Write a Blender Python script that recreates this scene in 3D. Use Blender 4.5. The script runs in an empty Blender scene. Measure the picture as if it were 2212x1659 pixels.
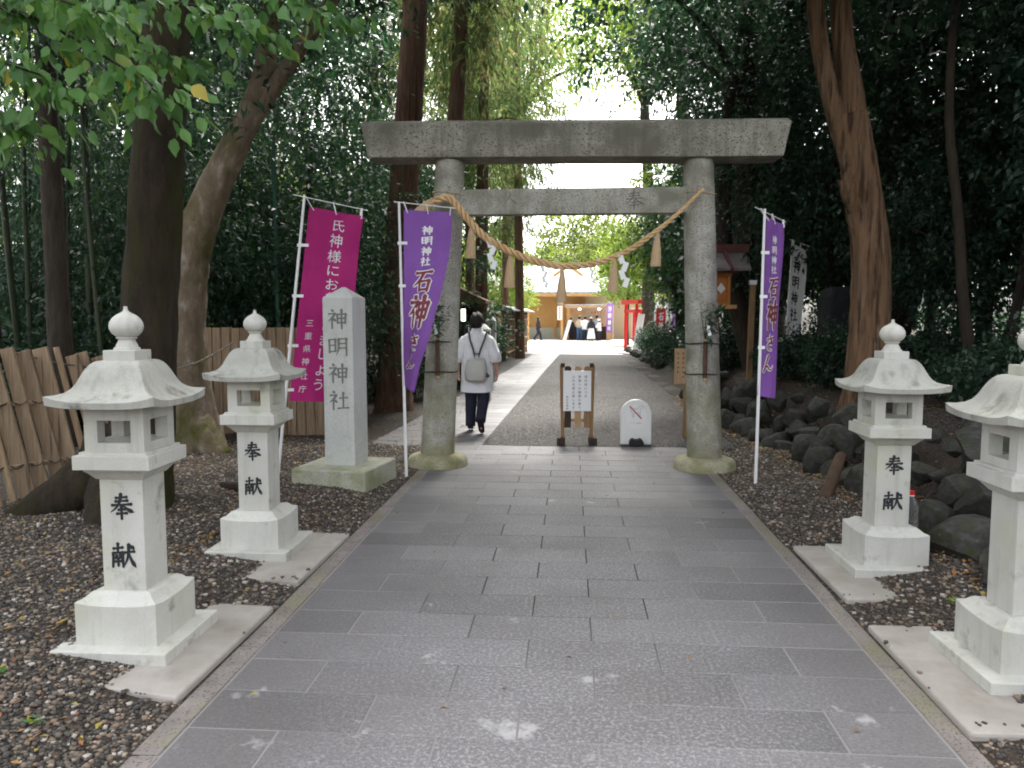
import bpy, bmesh, math, random
import numpy as np
from mathutils import Vector, Matrix
PI=math.pi; R=math.radians
random.seed(7); rng=np.random.default_rng(7)
S=bpy.context.scene; COL=S.collection

# ------------------------------------------------------------------ camera
cd=bpy.data.cameras.new('camera'); cam=bpy.data.objects.new('camera',cd); COL.objects.link(cam)
cam.location=(0,0,1.55); cam.rotation_euler=(R(90-4.81),0,R(4.3))
cd.sensor_width=36; cd.lens=36*1680/2212; cd.clip_start=.05; cd.clip_end=600
S.camera=cam
# ------------------------------------------------------------------ light
SUN_EL,SUN_AZ=R(56),R(6)        # azimuth measured clockwise from +Y (away from the camera)
w=bpy.data.worlds.new('World'); S.world=w; w.use_nodes=True
nt=w.node_tree; nt.nodes.clear()
sky=nt.nodes.new('ShaderNodeTexSky'); sky.sky_type='NISHITA'; sky.sun_disc=False
sky.sun_elevation=SUN_EL; sky.sun_rotation=SUN_AZ; sky.dust_density=6; sky.air_density=1; sky.ozone_density=1
hs=nt.nodes.new('ShaderNodeHueSaturation'); hs.inputs['Saturation'].default_value=.22
bg=nt.nodes.new('ShaderNodeBackground'); bg.inputs['Strength'].default_value=.15
wo=nt.nodes.new('ShaderNodeOutputWorld')
nt.links.new(sky.outputs[0],hs.inputs['Color']); nt.links.new(hs.outputs[0],bg.inputs[0]); nt.links.new(bg.outputs[0],wo.inputs[0])
sl=bpy.data.lights.new('sun','SUN'); sl.energy=1.9; sl.angle=R(12); sl.color=(1,.97,.92)
so=bpy.data.objects.new('sun',sl); COL.objects.link(so)
sd=Vector((math.sin(SUN_AZ)*math.cos(SUN_EL),math.cos(SUN_AZ)*math.cos(SUN_EL),math.sin(SUN_EL)))
so.rotation_euler=sd.to_track_quat('Z','Y').to_euler(); so.location=sd*50
S.view_settings.view_transform='Standard'; S.view_settings.look='None'
S.view_settings.exposure=2.42; S.view_settings.gamma=1
S.cycles.use_denoising=True; S.cycles.max_bounces=7; S.cycles.diffuse_bounces=4; S.cycles.transmission_bounces=6
S.cycles.transparent_max_bounces=6; S.cycles.caustics_reflective=False; S.cycles.caustics_refractive=False
S.cycles.filter_width=1.9

# ------------------------------------------------------------------ materials
def new_mat(name):
    m=bpy.data.materials.new(name); m.use_nodes=True
    t=m.node_tree; return m,t,t.nodes,t.links,t.nodes['Principled BSDF']
def rgb(c): return (c[0],c[1],c[2],1)
def mix(t,fac,a,b):
    n=t.nodes.new('ShaderNodeMix'); n.data_type='RGBA'
    for sock,val in ((n.inputs['Factor'],fac),(n.inputs['A'],a),(n.inputs['B'],b)):
        if sock.name in('A','B'): sock=[s for s in n.inputs if s.name==sock.name and s.type=='RGBA'][0]
        else: sock=[s for s in n.inputs if s.name=='Factor' and s.type=='VALUE'][0]
        if hasattr(val,'is_linked'): t.links.new(val,sock)
        elif isinstance(val,(int,float)): sock.default_value=val
        else: sock.default_value=rgb(val)
    return [s for s in n.outputs if s.type=='RGBA'][0]
def ramp(t,fac,lo,hi):
    n=t.nodes.new('ShaderNodeMapRange'); n.inputs[1].default_value=lo; n.inputs[2].default_value=hi; n.clamp=True
    t.links.new(fac,n.inputs[0]); return n.outputs[0]
def math2(t,op,a,b):
    n=t.nodes.new('ShaderNodeMath'); n.operation=op
    for i,v in enumerate((a,b)):
        if hasattr(v,'is_linked'): t.links.new(v,n.inputs[i])
        else: n.inputs[i].default_value=v
    return n.outputs[0]
def noise(t,vec,sc,det=4,ro=.6):
    n=t.nodes.new('ShaderNodeTexNoise'); n.inputs['Scale'].default_value=sc; n.inputs['Detail'].default_value=det; n.inputs['Roughness'].default_value=ro
    t.links.new(vec,n.inputs['Vector']); return n.outputs['Fac']
def coord(t,world=False,stretch=None):
    if world: v=t.nodes.new('ShaderNodeNewGeometry').outputs['Position']
    else: v=t.nodes.new('ShaderNodeTexCoord').outputs['Object']
    if stretch:
        m=t.nodes.new('ShaderNodeMapping'); m.inputs['Scale'].default_value=stretch; t.links.new(v,m.inputs[0]); v=m.outputs[0]
    return v
def mat(name,c1,c2,sc=6,rough=.8,bump=.2,bsc=60,speck=None,stain=None,stain2=None,stretch=None,world=False,bd=.02,spec=.3,metal=0,lo=.35,hi=.65,var=0):
    m,t,N,L,B=new_mat(name); v=coord(t,world,stretch)
    col=mix(t,ramp(t,noise(t,v,sc),lo,hi),c1,c2)
    for s in (speck,stain,stain2):
        if s:
            c,scl,a,b=s[:4]; f=ramp(t,noise(t,v,scl,5 if s is not speck else 1),a,b)
            if len(s)>4:   # limited to a height band (zlo full -> zhi none) in object space
                sx=t.nodes.new('ShaderNodeSeparateXYZ'); L.new(t.nodes.new('ShaderNodeNewGeometry').outputs['Position'],sx.inputs[0])
                f=math2(t,'MULTIPLY',f,ramp(t,sx.outputs[2],s[5],s[4]))
            col=mix(t,f,col,c)
    if var:
        oi=t.nodes.new('ShaderNodeObjectInfo'); h=t.nodes.new('ShaderNodeHueSaturation')
        L.new(math2(t,'ADD',math2(t,'MULTIPLY',oi.outputs['Random'],var*2),1-var),h.inputs['Value']); L.new(col,h.inputs['Color']); col=h.outputs[0]
    L.new(col,B.inputs['Base Color']); B.inputs['Roughness'].default_value=rough; B.inputs['Specular IOR Level'].default_value=spec; B.inputs['Metallic'].default_value=metal
    if bump:
        b=N.new('ShaderNodeBump'); b.inputs['Strength'].default_value=bump; b.inputs['Distance'].default_value=bd
        L.new(noise(t,v,bsc,4,.7),b.inputs['Height']); L.new(b.outputs[0],B.inputs['Normal'])
    return m
def leafmat(name,cols,trans=.35,rough=.42,spec=.45):
    m,t,N,L,B=new_mat(name)
    a=N.new('ShaderNodeAttribute'); a.attribute_name='tone'
    cr=N.new('ShaderNodeValToRGB'); cr.color_ramp.elements[0].color=rgb(cols[0]); cr.color_ramp.elements[1].color=rgb(cols[-1])
    for i,c in enumerate(cols[1:-1]):
        e=cr.color_ramp.elements.new((i+1)/(len(cols)-1)); e.color=rgb(c)
    L.new(a.outputs['Fac'],cr.inputs[0]); L.new(cr.outputs[0],B.inputs['Base Color'])
    B.inputs['Roughness'].default_value=rough; B.inputs['Specular IOR Level'].default_value=spec
    tr=N.new('ShaderNodeBsdfTranslucent')
    h=N.new('ShaderNodeHueSaturation'); h.inputs['Hue'].default_value=.475; h.inputs['Saturation'].default_value=1.1; h.inputs['Value'].default_value=1.6
    L.new(cr.outputs[0],h.inputs['Color']); L.new(h.outputs[0],tr.inputs[0])
    ms=N.new('ShaderNodeMixShader'); ms.inputs[0].default_value=trans
    L.new(B.outputs[0],ms.inputs[1]); L.new(tr.outputs[0],ms.inputs[2]); L.new(ms.outputs[0],N['Material Output'].inputs[0])
    return m
def tonemat(name,cols,rough=.8,bump=0):
    m,t,N,L,B=new_mat(name); a=N.new('ShaderNodeAttribute'); a.attribute_name='tone'
    cr=N.new('ShaderNodeValToRGB'); cr.color_ramp.elements[0].color=rgb(cols[0]); cr.color_ramp.elements[1].color=rgb(cols[-1])
    for i,c in enumerate(cols[1:-1]):
        e=cr.color_ramp.elements.new((i+1)/(len(cols)-1)); e.color=rgb(c)
    L.new(a.outputs['Fac'],cr.inputs[0]); L.new(cr.outputs[0],B.inputs['Base Color']); B.inputs['Roughness'].default_value=rough
    return m
def flat(name,c,rough=.6,spec=.3,metal=0,emit=0):
    m,t,N,L,B=new_mat(name); B.inputs['Base Color'].default_value=rgb(c); B.inputs['Roughness'].default_value=rough
    B.inputs['Specular IOR Level'].default_value=spec; B.inputs['Metallic'].default_value=metal
    if emit: B.inputs['Emission Color'].default_value=rgb(c); B.inputs['Emission Strength'].default_value=emit
    return m

MOSS=(.075,.085,.022)
m_lantern=mat('lantern_granite',(.46,.45,.405),(.545,.535,.485),3,.75,.12,160,speck=((.43,.43,.41),190,.57,.70),stain=((.45,.455,.35),2.6,.5,.72),stain2=((.22,.225,.18),7,.60,.76),var=.05,world=True)
m_roofst=mat('roof_granite',(.33,.325,.285),(.44,.435,.39),4,.8,.15,150,speck=((.31,.31,.29),190,.55,.68),stain=((.31,.315,.25),4,.52,.74),stain2=((.13,.13,.11),8,.56,.74),var=.07,world=True)
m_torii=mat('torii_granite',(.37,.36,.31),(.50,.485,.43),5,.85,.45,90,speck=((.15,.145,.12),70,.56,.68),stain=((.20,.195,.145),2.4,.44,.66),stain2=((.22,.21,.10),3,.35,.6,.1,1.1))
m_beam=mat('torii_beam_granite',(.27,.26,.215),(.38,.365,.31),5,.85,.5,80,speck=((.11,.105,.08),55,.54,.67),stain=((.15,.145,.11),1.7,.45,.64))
m_foot=mat('mossy_footing',(.30,.28,.17),(.38,.36,.26),6,.9,.4,60,speck=((.16,.15,.09),80,.56,.7),stain=((.17,.17,.07),4,.45,.7))
m_monu=mat('monument_granite',(.48,.49,.46),(.55,.56,.53),3,.75,.1,150,speck=((.33,.33,.31),190,.55,.66),stain=((.4,.4,.34),4,.55,.8),stain2=((.3,.29,.2),7,.55,.75,.2,.6))
m_monbase=mat('monument_base_stone',(.36,.36,.28),(.46,.46,.38),5,.85,.3,90,speck=((.22,.22,.16),120,.56,.68),stain=((.24,.25,.13),4,.45,.7))
m_ink=flat('black_ink',(.022,.024,.026),.6)
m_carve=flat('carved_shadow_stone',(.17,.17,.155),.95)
m_faint=flat('faded_carving',(.15,.145,.12),.95)
m_white=flat('white_paint',(.8,.8,.8),.45)
m_paper=flat('white_paper',(.82,.82,.80),.8)
m_pole=mat('white_pole',(.74,.73,.72),(.8,.8,.8),3,.4,0,stain=((.32,.15,.07),7,.60,.66,.3,1.1))
def clothmat(name,c1,c2,tr=.3):
    m=mat(name,c1,c2,4,.8,0); t=m.node_tree; N,L=t.nodes,t.links; B=N['Principled BSDF']; v=coord(t,False,(1.2,1.2,.35))
    b=N.new('ShaderNodeBump'); b.inputs['Strength'].default_value=.9; b.inputs['Distance'].default_value=.03; L.new(noise(t,v,7,3,.5),b.inputs['Height']); L.new(b.outputs[0],B.inputs['Normal'])
    tl=N.new('ShaderNodeBsdfTranslucent'); tl.inputs[0].default_value=rgb(c2); ms=N.new('ShaderNodeMixShader'); ms.inputs[0].default_value=tr
    L.new(B.outputs[0],ms.inputs[1]); L.new(tl.outputs[0],ms.inputs[2]); L.new(ms.outputs[0],N['Material Output'].inputs[0]); return m
m_magenta=clothmat('magenta_cloth',(.40,.02,.165),(.46,.03,.195),.25)
m_purple=clothmat('purple_cloth',(.25,.10,.40),(.29,.12,.46),.25)
m_wcloth=clothmat('white_cloth',(.8,.8,.8),(.85,.85,.85),.4)
m_txt=flat('white_print',(.8,.78,.8),.8)
m_brown=flat('red_brown_print',(.22,.05,.06),.8)
m_straw=mat('straw_rope',(.60,.38,.18),(.75,.53,.29),14,.85,.5,120,stretch=(1,1,.4))
m_tassel=mat('straw_tassel',(.62,.42,.24),(.75,.55,.34),30,.85,.8,90,stretch=(6,6,.4))
m_rope=flat('black_rope',(.02,.02,.02),.8)
m_brownbam=mat('brown_bamboo',(.06,.03,.02),(.11,.055,.035),10,.5,.1,40,stretch=(4,4,1))
m_cutbam=flat('cut_bamboo',(.45,.3,.14),.6)
m_slab=None
def streak(m,c,lo=.52,hi=.74,k=.75):       # rain streaks and grime that run down the stone
    t=m.node_tree; B=t.nodes['Principled BSDF']; src=B.inputs['Base Color'].links[0].from_socket
    f=ramp(t,noise(t,coord(t,True,(9,9,.9)),1.6,5,.65),lo,hi)
    t.links.new(mix(t,math2(t,'MULTIPLY',f,k),src,c),B.inputs['Base Color'])
streak(m_lantern,(.27,.265,.215),.52,.78,.6); streak(m_roofst,(.20,.195,.16),.5,.76,.7); streak(m_monu,(.33,.325,.27),.52,.78,.5)
streak(m_torii,(.19,.185,.14),.5,.74,.65); streak(m_beam,(.11,.105,.08),.48,.72,.7)
m_bark=mat('bark_moss',(.036,.026,.017),(.07,.05,.032),5,.95,1,26,stain=((.05,.052,.010),1.6,.46,.64),bd=.07,stretch=(3,3,.7))
m_barkp=mat('bark_pale',(.20,.15,.10),(.34,.27,.19),4,.9,1,20,stain=((.47,.42,.36),4,.58,.70),stain2=((.10,.105,.022),1.3,.5,.66),bd=.07,stretch=(1.5,1.5,.8))
m_barkr=mat('bark_tan',(.25,.145,.08),(.41,.25,.145),5,.95,1,30,stain=((.10,.055,.032),4,.48,.62),stain2=((.40,.30,.21),3.4,.6,.7),bd=.07,stretch=(4,4,.35))
m_cedarb=mat('bark_cedar',(.15,.075,.045),(.27,.16,.105),6,.95,1,30,stain=((.09,.045,.03),4,.5,.7),stain2=((.15,.15,.07),1.5,.58,.75),bd=.07,stretch=(5,5,.35))
m_darkb=mat('bark_dark',(.03,.024,.018),(.06,.046,.034),6,.95,.8,30,stretch=(3,3,.6))
m_bamb=mat('bamboo_culm',(.025,.036,.018),(.05,.062,.03),3,.5,0,stretch=(1,1,.6))
m_oldbam=mat('weathered_bamboo',(.32,.22,.13),(.46,.34,.22),10,.7,.3,60,stain=((.2,.12,.06),5,.55,.75),stretch=(5,5,.5))
m_board=mat('weathered_board',(.24,.17,.105),(.38,.28,.185),8,.85,.5,50,stain=((.09,.06,.035),4,.54,.7),stretch=(7,7,.45),var=.12)
m_wood=mat('sign_wood',(.20,.115,.055),(.32,.20,.10),8,.7,.3,60,stretch=(6,6,.5))
m_woodd=mat('sign_wood_dark',(.035,.022,.017),(.06,.04,.03),8,.8,.3,60,stretch=(6,6,.5))
m_woodt=mat('sign_wood_tan',(.36,.23,.12),(.45,.3,.17),8,.7,.2,60,stretch=(6,6,.5))
m_hinoki=mat('new_timber',(.55,.29,.10),(.66,.38,.15),5,.6,.1,60,stretch=(4,4,.4))
m_orange=mat('orange_timber',(.42,.15,.03),(.52,.2,.05),6,.6,.1,60,stretch=(4,4,.5))
m_red=flat('vermilion_paint',(.62,.03,.025),.45)
m_dred=mat('faded_red_wood',(.10,.03,.03),(.15,.05,.05),6,.7,.1,50)
m_dred2=mat('weathered_metal_roof',(.13,.11,.115),(.20,.175,.18),6,.5,.1,50)
m_tile=mat('grey_roof',(.30,.30,.31),(.42,.42,.43),4,.5,.3,30)
m_plaster=flat('tan_wall',(.62,.47,.33),.8)
m_black=flat('black_plastic',(.018,.018,.02),.5)
m_plastic=flat('white_plastic',(.78,.78,.76),.35,.5)
m_rock=mat('boulder_stone',(.028,.029,.025),(.065,.062,.055),4,.85,.6,18,stain=((.035,.04,.014),3,.5,.66),stain2=((.12,.115,.095),7,.64,.74),var=.25)
m_skin=flat('skin',(.50,.29,.21),.55); m_hair=mat('black_hair',(.012,.01,.01),(.028,.022,.02),40,.5,.6,60,stretch=(3,3,1))
m_shirt=mat('white_shirt',(.74,.74,.77),(.80,.80,.82),6,.8,.9,5,bd=.05,stretch=(1.6,1.6,.8))
m_navy=mat('navy_trousers',(.014,.016,.03),(.022,.024,.045),8,.85,.1,60)
m_shoe=flat('black_shoe',(.012,.012,.012),.5)
m_bag=mat('grey_leather',(.40,.39,.37),(.48,.47,.44),5,.4,.1,60); m_strap=flat('dark_grey_strap',(.08,.08,.085),.6)
m_denim=flat('blue_denim',(.06,.12,.25),.8); m_beige=flat('beige_knit',(.45,.38,.3),.85); m_dark=flat('dark_cloth',(.025,.025,.035),.85); m_greyc=flat('grey_cloth',(.3,.3,.32),.85)
# leaves
m_lev=leafmat('leaf_evergreen',[(.010,.028,.016),(.018,.046,.025),(.030,.070,.034),(.058,.110,.044)],.35)
m_ldk=leafmat('leaf_dark',[(.010,.025,.016),(.017,.042,.025),(.028,.064,.034),(.05,.10,.042)],.32)
m_lyg=leafmat('leaf_yellowgreen',[(.07,.14,.03),(.11,.20,.04),(.17,.26,.06),(.26,.28,.08)],.5,.5,.3)
m_lced=leafmat('leaf_cedar',[(.045,.09,.035),(.075,.13,.05),(.12,.165,.06),(.19,.13,.065)],.45,.7,.2)
m_lnear=leafmat('leaf_broad',[(.05,.13,.035),(.075,.18,.048),(.10,.235,.06),(.14,.28,.075),(.40,.34,.05)],.35,.4,.4)
m_lnear2=leafmat('leaf_sprig',[(.03,.075,.035),(.05,.12,.05),(.075,.16,.065)],.25,.35,.5)
m_lbam=leafmat('leaf_bamboo',[(.015,.04,.022),(.03,.07,.035),(.06,.11,.045)],.3,.4,.5)
m_lfar=leafmat('leaf_far',[(.05,.09,.022),(.08,.13,.03),(.12,.165,.04),(.17,.19,.07)],.45,.6,.2)
m_litter=tonemat('fallen_leaves',[(.05,.026,.015),(.12,.06,.03),(.2,.085,.03),(.28,.13,.03),(.36,.26,.04),(.06,.11,.03)],.75)
m_peb=tonemat('pebbles',[(.034,.03,.027),(.075,.064,.053),(.125,.105,.085),(.17,.12,.08),(.25,.185,.125),(.44,.41,.37)],.7)

# ground materials
def ground_mat(name,c1,c2,c3,sc1,big,bigc,blo=.45,bhi=.65,bump=.6):
    m,t,N,L,B=new_mat(name); v=coord(t,True)
    vo=N.new('ShaderNodeTexVoronoi'); vo.inputs['Scale'].default_value=sc1; L.new(v,vo.inputs['Vector'])
    sp=N.new('ShaderNodeSeparateColor'); L.new(vo.outputs['Color'],sp.inputs[0])
    cr=N.new('ShaderNodeValToRGB'); e=cr.color_ramp.elements; e[0].color=rgb(c1); e[1].color=rgb(c3); x=e.new(.55); x.color=rgb(c2)
    L.new(sp.outputs[0],cr.inputs[0])
    d=ramp(t,vo.outputs['Distance'],.25,.75)
    col=mix(t,d,cr.outputs[0],tuple(.45*k for k in c1))
    col=mix(t,ramp(t,noise(t,v,big,5),blo,bhi),col,bigc)
    L.new(col,B.inputs['Base Color']); B.inputs['Roughness'].default_value=.92; B.inputs['Specular IOR Level'].default_value=.2
    b=N.new('ShaderNodeBump'); b.inputs['Strength'].default_value=bump; b.inputs['Distance'].default_value=.015; b.invert=True
    L.new(vo.outputs['Distance'],b.inputs['Height']); L.new(b.outputs[0],B.inputs['Normal'])
    return m
m_ground=ground_mat('gravelly_soil',(.035,.031,.028),(.085,.075,.064),(.19,.165,.14),75,1.1,(.05,.036,.026))
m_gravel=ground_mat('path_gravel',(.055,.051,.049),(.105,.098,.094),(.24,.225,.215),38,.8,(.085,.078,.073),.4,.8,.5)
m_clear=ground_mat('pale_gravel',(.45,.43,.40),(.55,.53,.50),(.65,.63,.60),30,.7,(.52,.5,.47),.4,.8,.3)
def slab_mat():
    m,t,N,L,B=new_mat('paving_stone'); v=coord(t,True)
    a=N.new('ShaderNodeAttribute'); a.attribute_name='tone'
    col=mix(t,a.outputs['Fac'],(.078,.075,.076),(.155,.148,.15))
    sx=N.new('ShaderNodeSeparateXYZ'); L.new(v,sx.inputs[0])
    ax=math2(t,'ABSOLUTE',sx.outputs[0],0)
    walk=ramp(t,math2(t,'ADD',ax,math2(t,'MULTIPLY',noise(t,v,1.3,4),1.0)),1.75,.85)     # walked middle of the path, worn paler and rougher
    grit=ramp(t,noise(t,v,62,3,.75),.47,.64)
    col=mix(t,math2(t,'MULTIPLY',walk,.5),col,(.205,.194,.193))
    col=mix(t,math2(t,'MULTIPLY',grit,math2(t,'ADD',math2(t,'MULTIPLY',walk,.62),.2)),col,(.36,.35,.36))
    dk=ramp(t,noise(t,v,70,3,.75),.56,.66)
    col=mix(t,math2(t,'MULTIPLY',dk,.6),col,(.05,.05,.052))
    wear=ramp(t,math2(t,'ADD',noise(t,v,2.4,5,.65),math2(t,'MULTIPLY',ramp(t,sx.outputs[1],4.5,2.4),.06)),.655,.71)
    col=mix(t,math2(t,'MULTIPLY',wear,.8),col,(.44,.425,.42))
    col=mix(t,math2(t,'MULTIPLY',ramp(t,noise(t,v,.9,5),.45,.68),.5),col,(.115,.102,.093))
    L.new(col,B.inputs['Base Color'])
    L.new(math2(t,'ADD',math2(t,'MULTIPLY',noise(t,v,3,4),.3),.43),B.inputs['Roughness']); B.inputs['Specular IOR Level'].default_value=.4
    b=N.new('ShaderNodeBump'); b.inputs['Strength'].default_value=.45; b.inputs['Distance'].default_value=.006
    L.new(noise(t,v,110,3,.7),b.inputs['Height']); L.new(b.outputs[0],B.inputs['Normal'])
    return m
m_slab=slab_mat()
def mortar_mat():
    m,t,N,L,B=new_mat('mortar'); v=coord(t,True); sx=N.new('ShaderNodeSeparateXYZ'); L.new(v,sx.inputs[0])
    mid=ramp(t,math2(t,'ADD',math2(t,'ABSOLUTE',math2(t,'ADD',sx.outputs[0],.1),0),math2(t,'MULTIPLY',noise(t,v,1.1,3),.9)),1.25,.95)   # worn open in the middle, pale mortar left at the sides
    L.new(mix(t,math2(t,'MULTIPLY',mid,ramp(t,sx.outputs[1],2.6,4.2)),(.25,.238,.23),(.045,.043,.042)),B.inputs['Base Color']); B.inputs['Roughness'].default_value=.95; return m
m_mortar=mortar_mat()
m_border=mat('border_stone',(.19,.165,.15),(.27,.24,.22),6,.85,.4,90,speck=((.10,.095,.09),90,.55,.68),stain=((.15,.145,.06),1.5,.5,.7),world=True)
m_pad=mat('pinkish_concrete',(.36,.325,.295),(.46,.425,.39),4,.9,.3,60,stain=((.20,.17,.14),4,.46,.78),stain2=((.28,.26,.22),1.6,.45,.7),world=True)

# ------------------------------------------------------------------ mesh helpers
def link(name,me,m,parent=None):
    o=bpy.data.objects.new(name,me); COL.objects.link(o)
    if m is not None: me.materials.append(m)
    if parent: o.parent=parent
    return o
def thing(name,label,cat,loc=(0,0,0),rz=0,group=None):
    o=bpy.data.objects.new(name,None); COL.objects.link(o); o.empty_display_size=.2
    o.location=loc; o.rotation_euler=(0,0,rz); return tag(o,label,cat,group)
def tag(o,label,cat,group=None):
    o['label']=label; o['category']=cat
    if group: o['group']=group
    return o
def struct(o): o['kind']='structure'; return o
def stuff(o,label,cat): o['kind']='stuff'; return tag(o,label,cat)
def copy_tree(o,parent=None):
    c=o.copy(); COL.objects.link(c)
    if parent: c.parent=parent
    for ch in list(o.children): copy_tree(ch,c)
    return c
class MB:
    def __init__(s): s.v=[]; s.f=[]
    def add(s,vs,fs):
        n=len(s.v); s.v+= [tuple(p) for p in vs]; s.f+=[tuple(i+n for i in f) for f in fs]; return s
    def box(s,c,d,rz=0,rx=0,ry=0):
        M=Matrix.Translation(c)@Matrix.Rotation(rz,4,'Z')@Matrix.Rotation(ry,4,'Y')@Matrix.Rotation(rx,4,'X')
        p=[M@Vector((x*d[0]/2,y*d[1]/2,z*d[2]/2)) for x in(-1,1) for y in(-1,1) for z in(-1,1)]
        return s.add(p,[(0,1,3,2),(4,6,7,5),(0,4,5,1),(2,3,7,6),(0,2,6,4),(1,5,7,3)])
    def bar(s,a,b,w,h):
        a=Vector(a);b=Vector(b);z=(b-a).normalized(); x=z.cross(Vector((0,0,1)))
        x=x.normalized() if x.length>.01 else Vector((1,0,0)); y=z.cross(x)
        p=[q+x*sx*w/2+y*sy*h/2 for q in(a,b) for sx,sy in((-1,-1),(1,-1),(1,1),(-1,1))]
        return s.add(p,[(0,1,2,3),(7,6,5,4)]+[(i,4+i,4+(i+1)%4,(i+1)%4) for i in range(4)])
    def tube(s,pts,rad,n=10,jit=0,caps=True,seed=0):
        pts=[Vector(p) for p in pts]; rr=rad if hasattr(rad,'__len__') else [rad]*len(pts)
        rd=random.Random(seed); vs=[]; ref=None
        for i,p in enumerate(pts):
            t=(pts[min(i+1,len(pts)-1)]-pts[max(i-1,0)]).normalized()
            if ref is None: ref=t.cross(Vector((0,1,0))) if abs(t.y)<.9 else t.cross(Vector((1,0,0)))
            x=(ref-t*ref.dot(t)).normalized(); ref=x; y=t.cross(x)
            for k in range(n):
                a=2*PI*k/n; r=rr[i]*(1+jit*(rd.random()-.5)); vs.append(p+x*math.cos(a)*r+y*math.sin(a)*r)
        fs=[(i*n+k,i*n+(k+1)%n,(i+1)*n+(k+1)%n,(i+1)*n+k) for i in range(len(pts)-1) for k in range(n)]
        if caps: fs+=[tuple(range(n))[::-1],tuple((len(pts)-1)*n+k for k in range(n))]
        return s.add(vs,fs)
    def loft(s,rings,caps=True):
        n=len(rings[0]); vs=[p for r in rings for p in r]
        fs=[(i*n+k,i*n+(k+1)%n,(i+1)*n+(k+1)%n,(i+1)*n+k) for i in range(len(rings)-1) for k in range(n)]
        if caps: fs+=[tuple(range(n))[::-1],tuple((len(rings)-1)*n+k for k in range(n))]
        return s.add(vs,fs)
    def lathe(s,prof,c=(0,0,0),n=20):
        return s.loft([[(c[0]+r*math.cos(2*PI*k/n),c[1]+r*math.sin(2*PI*k/n),c[2]+z) for k in range(n)] for r,z in prof])
    def mesh(s,name,smooth=False,bevel=0,tones=None):
        me=bpy.data.meshes.new(name); me.from_pydata(s.v,[],s.f)
        if bevel:
            bm=bmesh.new(); bm.from_mesh(me); bmesh.ops.recalc_face_normals(bm,faces=bm.faces)
            es=[e for e in bm.edges if len(e.link_faces)==2 and e.calc_face_angle(0)>.6]
            bmesh.ops.bevel(bm,geom=es,offset=bevel,segments=2,profile=.5,affect='EDGES',clamp_overlap=True); bm.to_mesh(me); bm.free()
        else:
            bm=bmesh.new(); bm.from_mesh(me); bmesh.ops.recalc_face_normals(bm,faces=bm.faces); bm.to_mesh(me); bm.free()
        if smooth:
            me.polygons.foreach_set('use_smooth',[True]*len(me.polygons))
            if smooth!='all' and hasattr(me,'set_sharp_from_angle'): me.set_sharp_from_angle(angle=.7)
        return me
    def build(s,name,m,parent=None,smooth=False,bevel=0): return link(name,s.mesh(name,smooth,bevel),m,parent)
def sqring(r,z,c=(0,0),n=1,fz=None):
    out=[]
    for (ax,ay),(bx,by) in (((-1,-1),(1,-1)),((1,-1),(1,1)),((1,1),(-1,1)),((-1,1),(-1,-1))):
        for k in range(n):
            t=k/n; x=ax+(bx-ax)*t; y=ay+(by-ay)*t
            s=min(abs(x),abs(y)) if n>1 else 1
            out.append((c[0]+r*x,c[1]+r*y,z+(fz(s) if fz else 0)))
    return out
def ell(c,rx,ry,n=20,tilt=0,pw=1):
    return [(c[0]+rx*math.copysign(abs(math.cos(a))**pw,math.cos(a)),c[1]+ry*math.copysign(abs(math.sin(a))**pw,math.sin(a)),c[2]+tilt*math.sin(a)) for a in (2*PI*k/n for k in range(n))]

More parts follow.
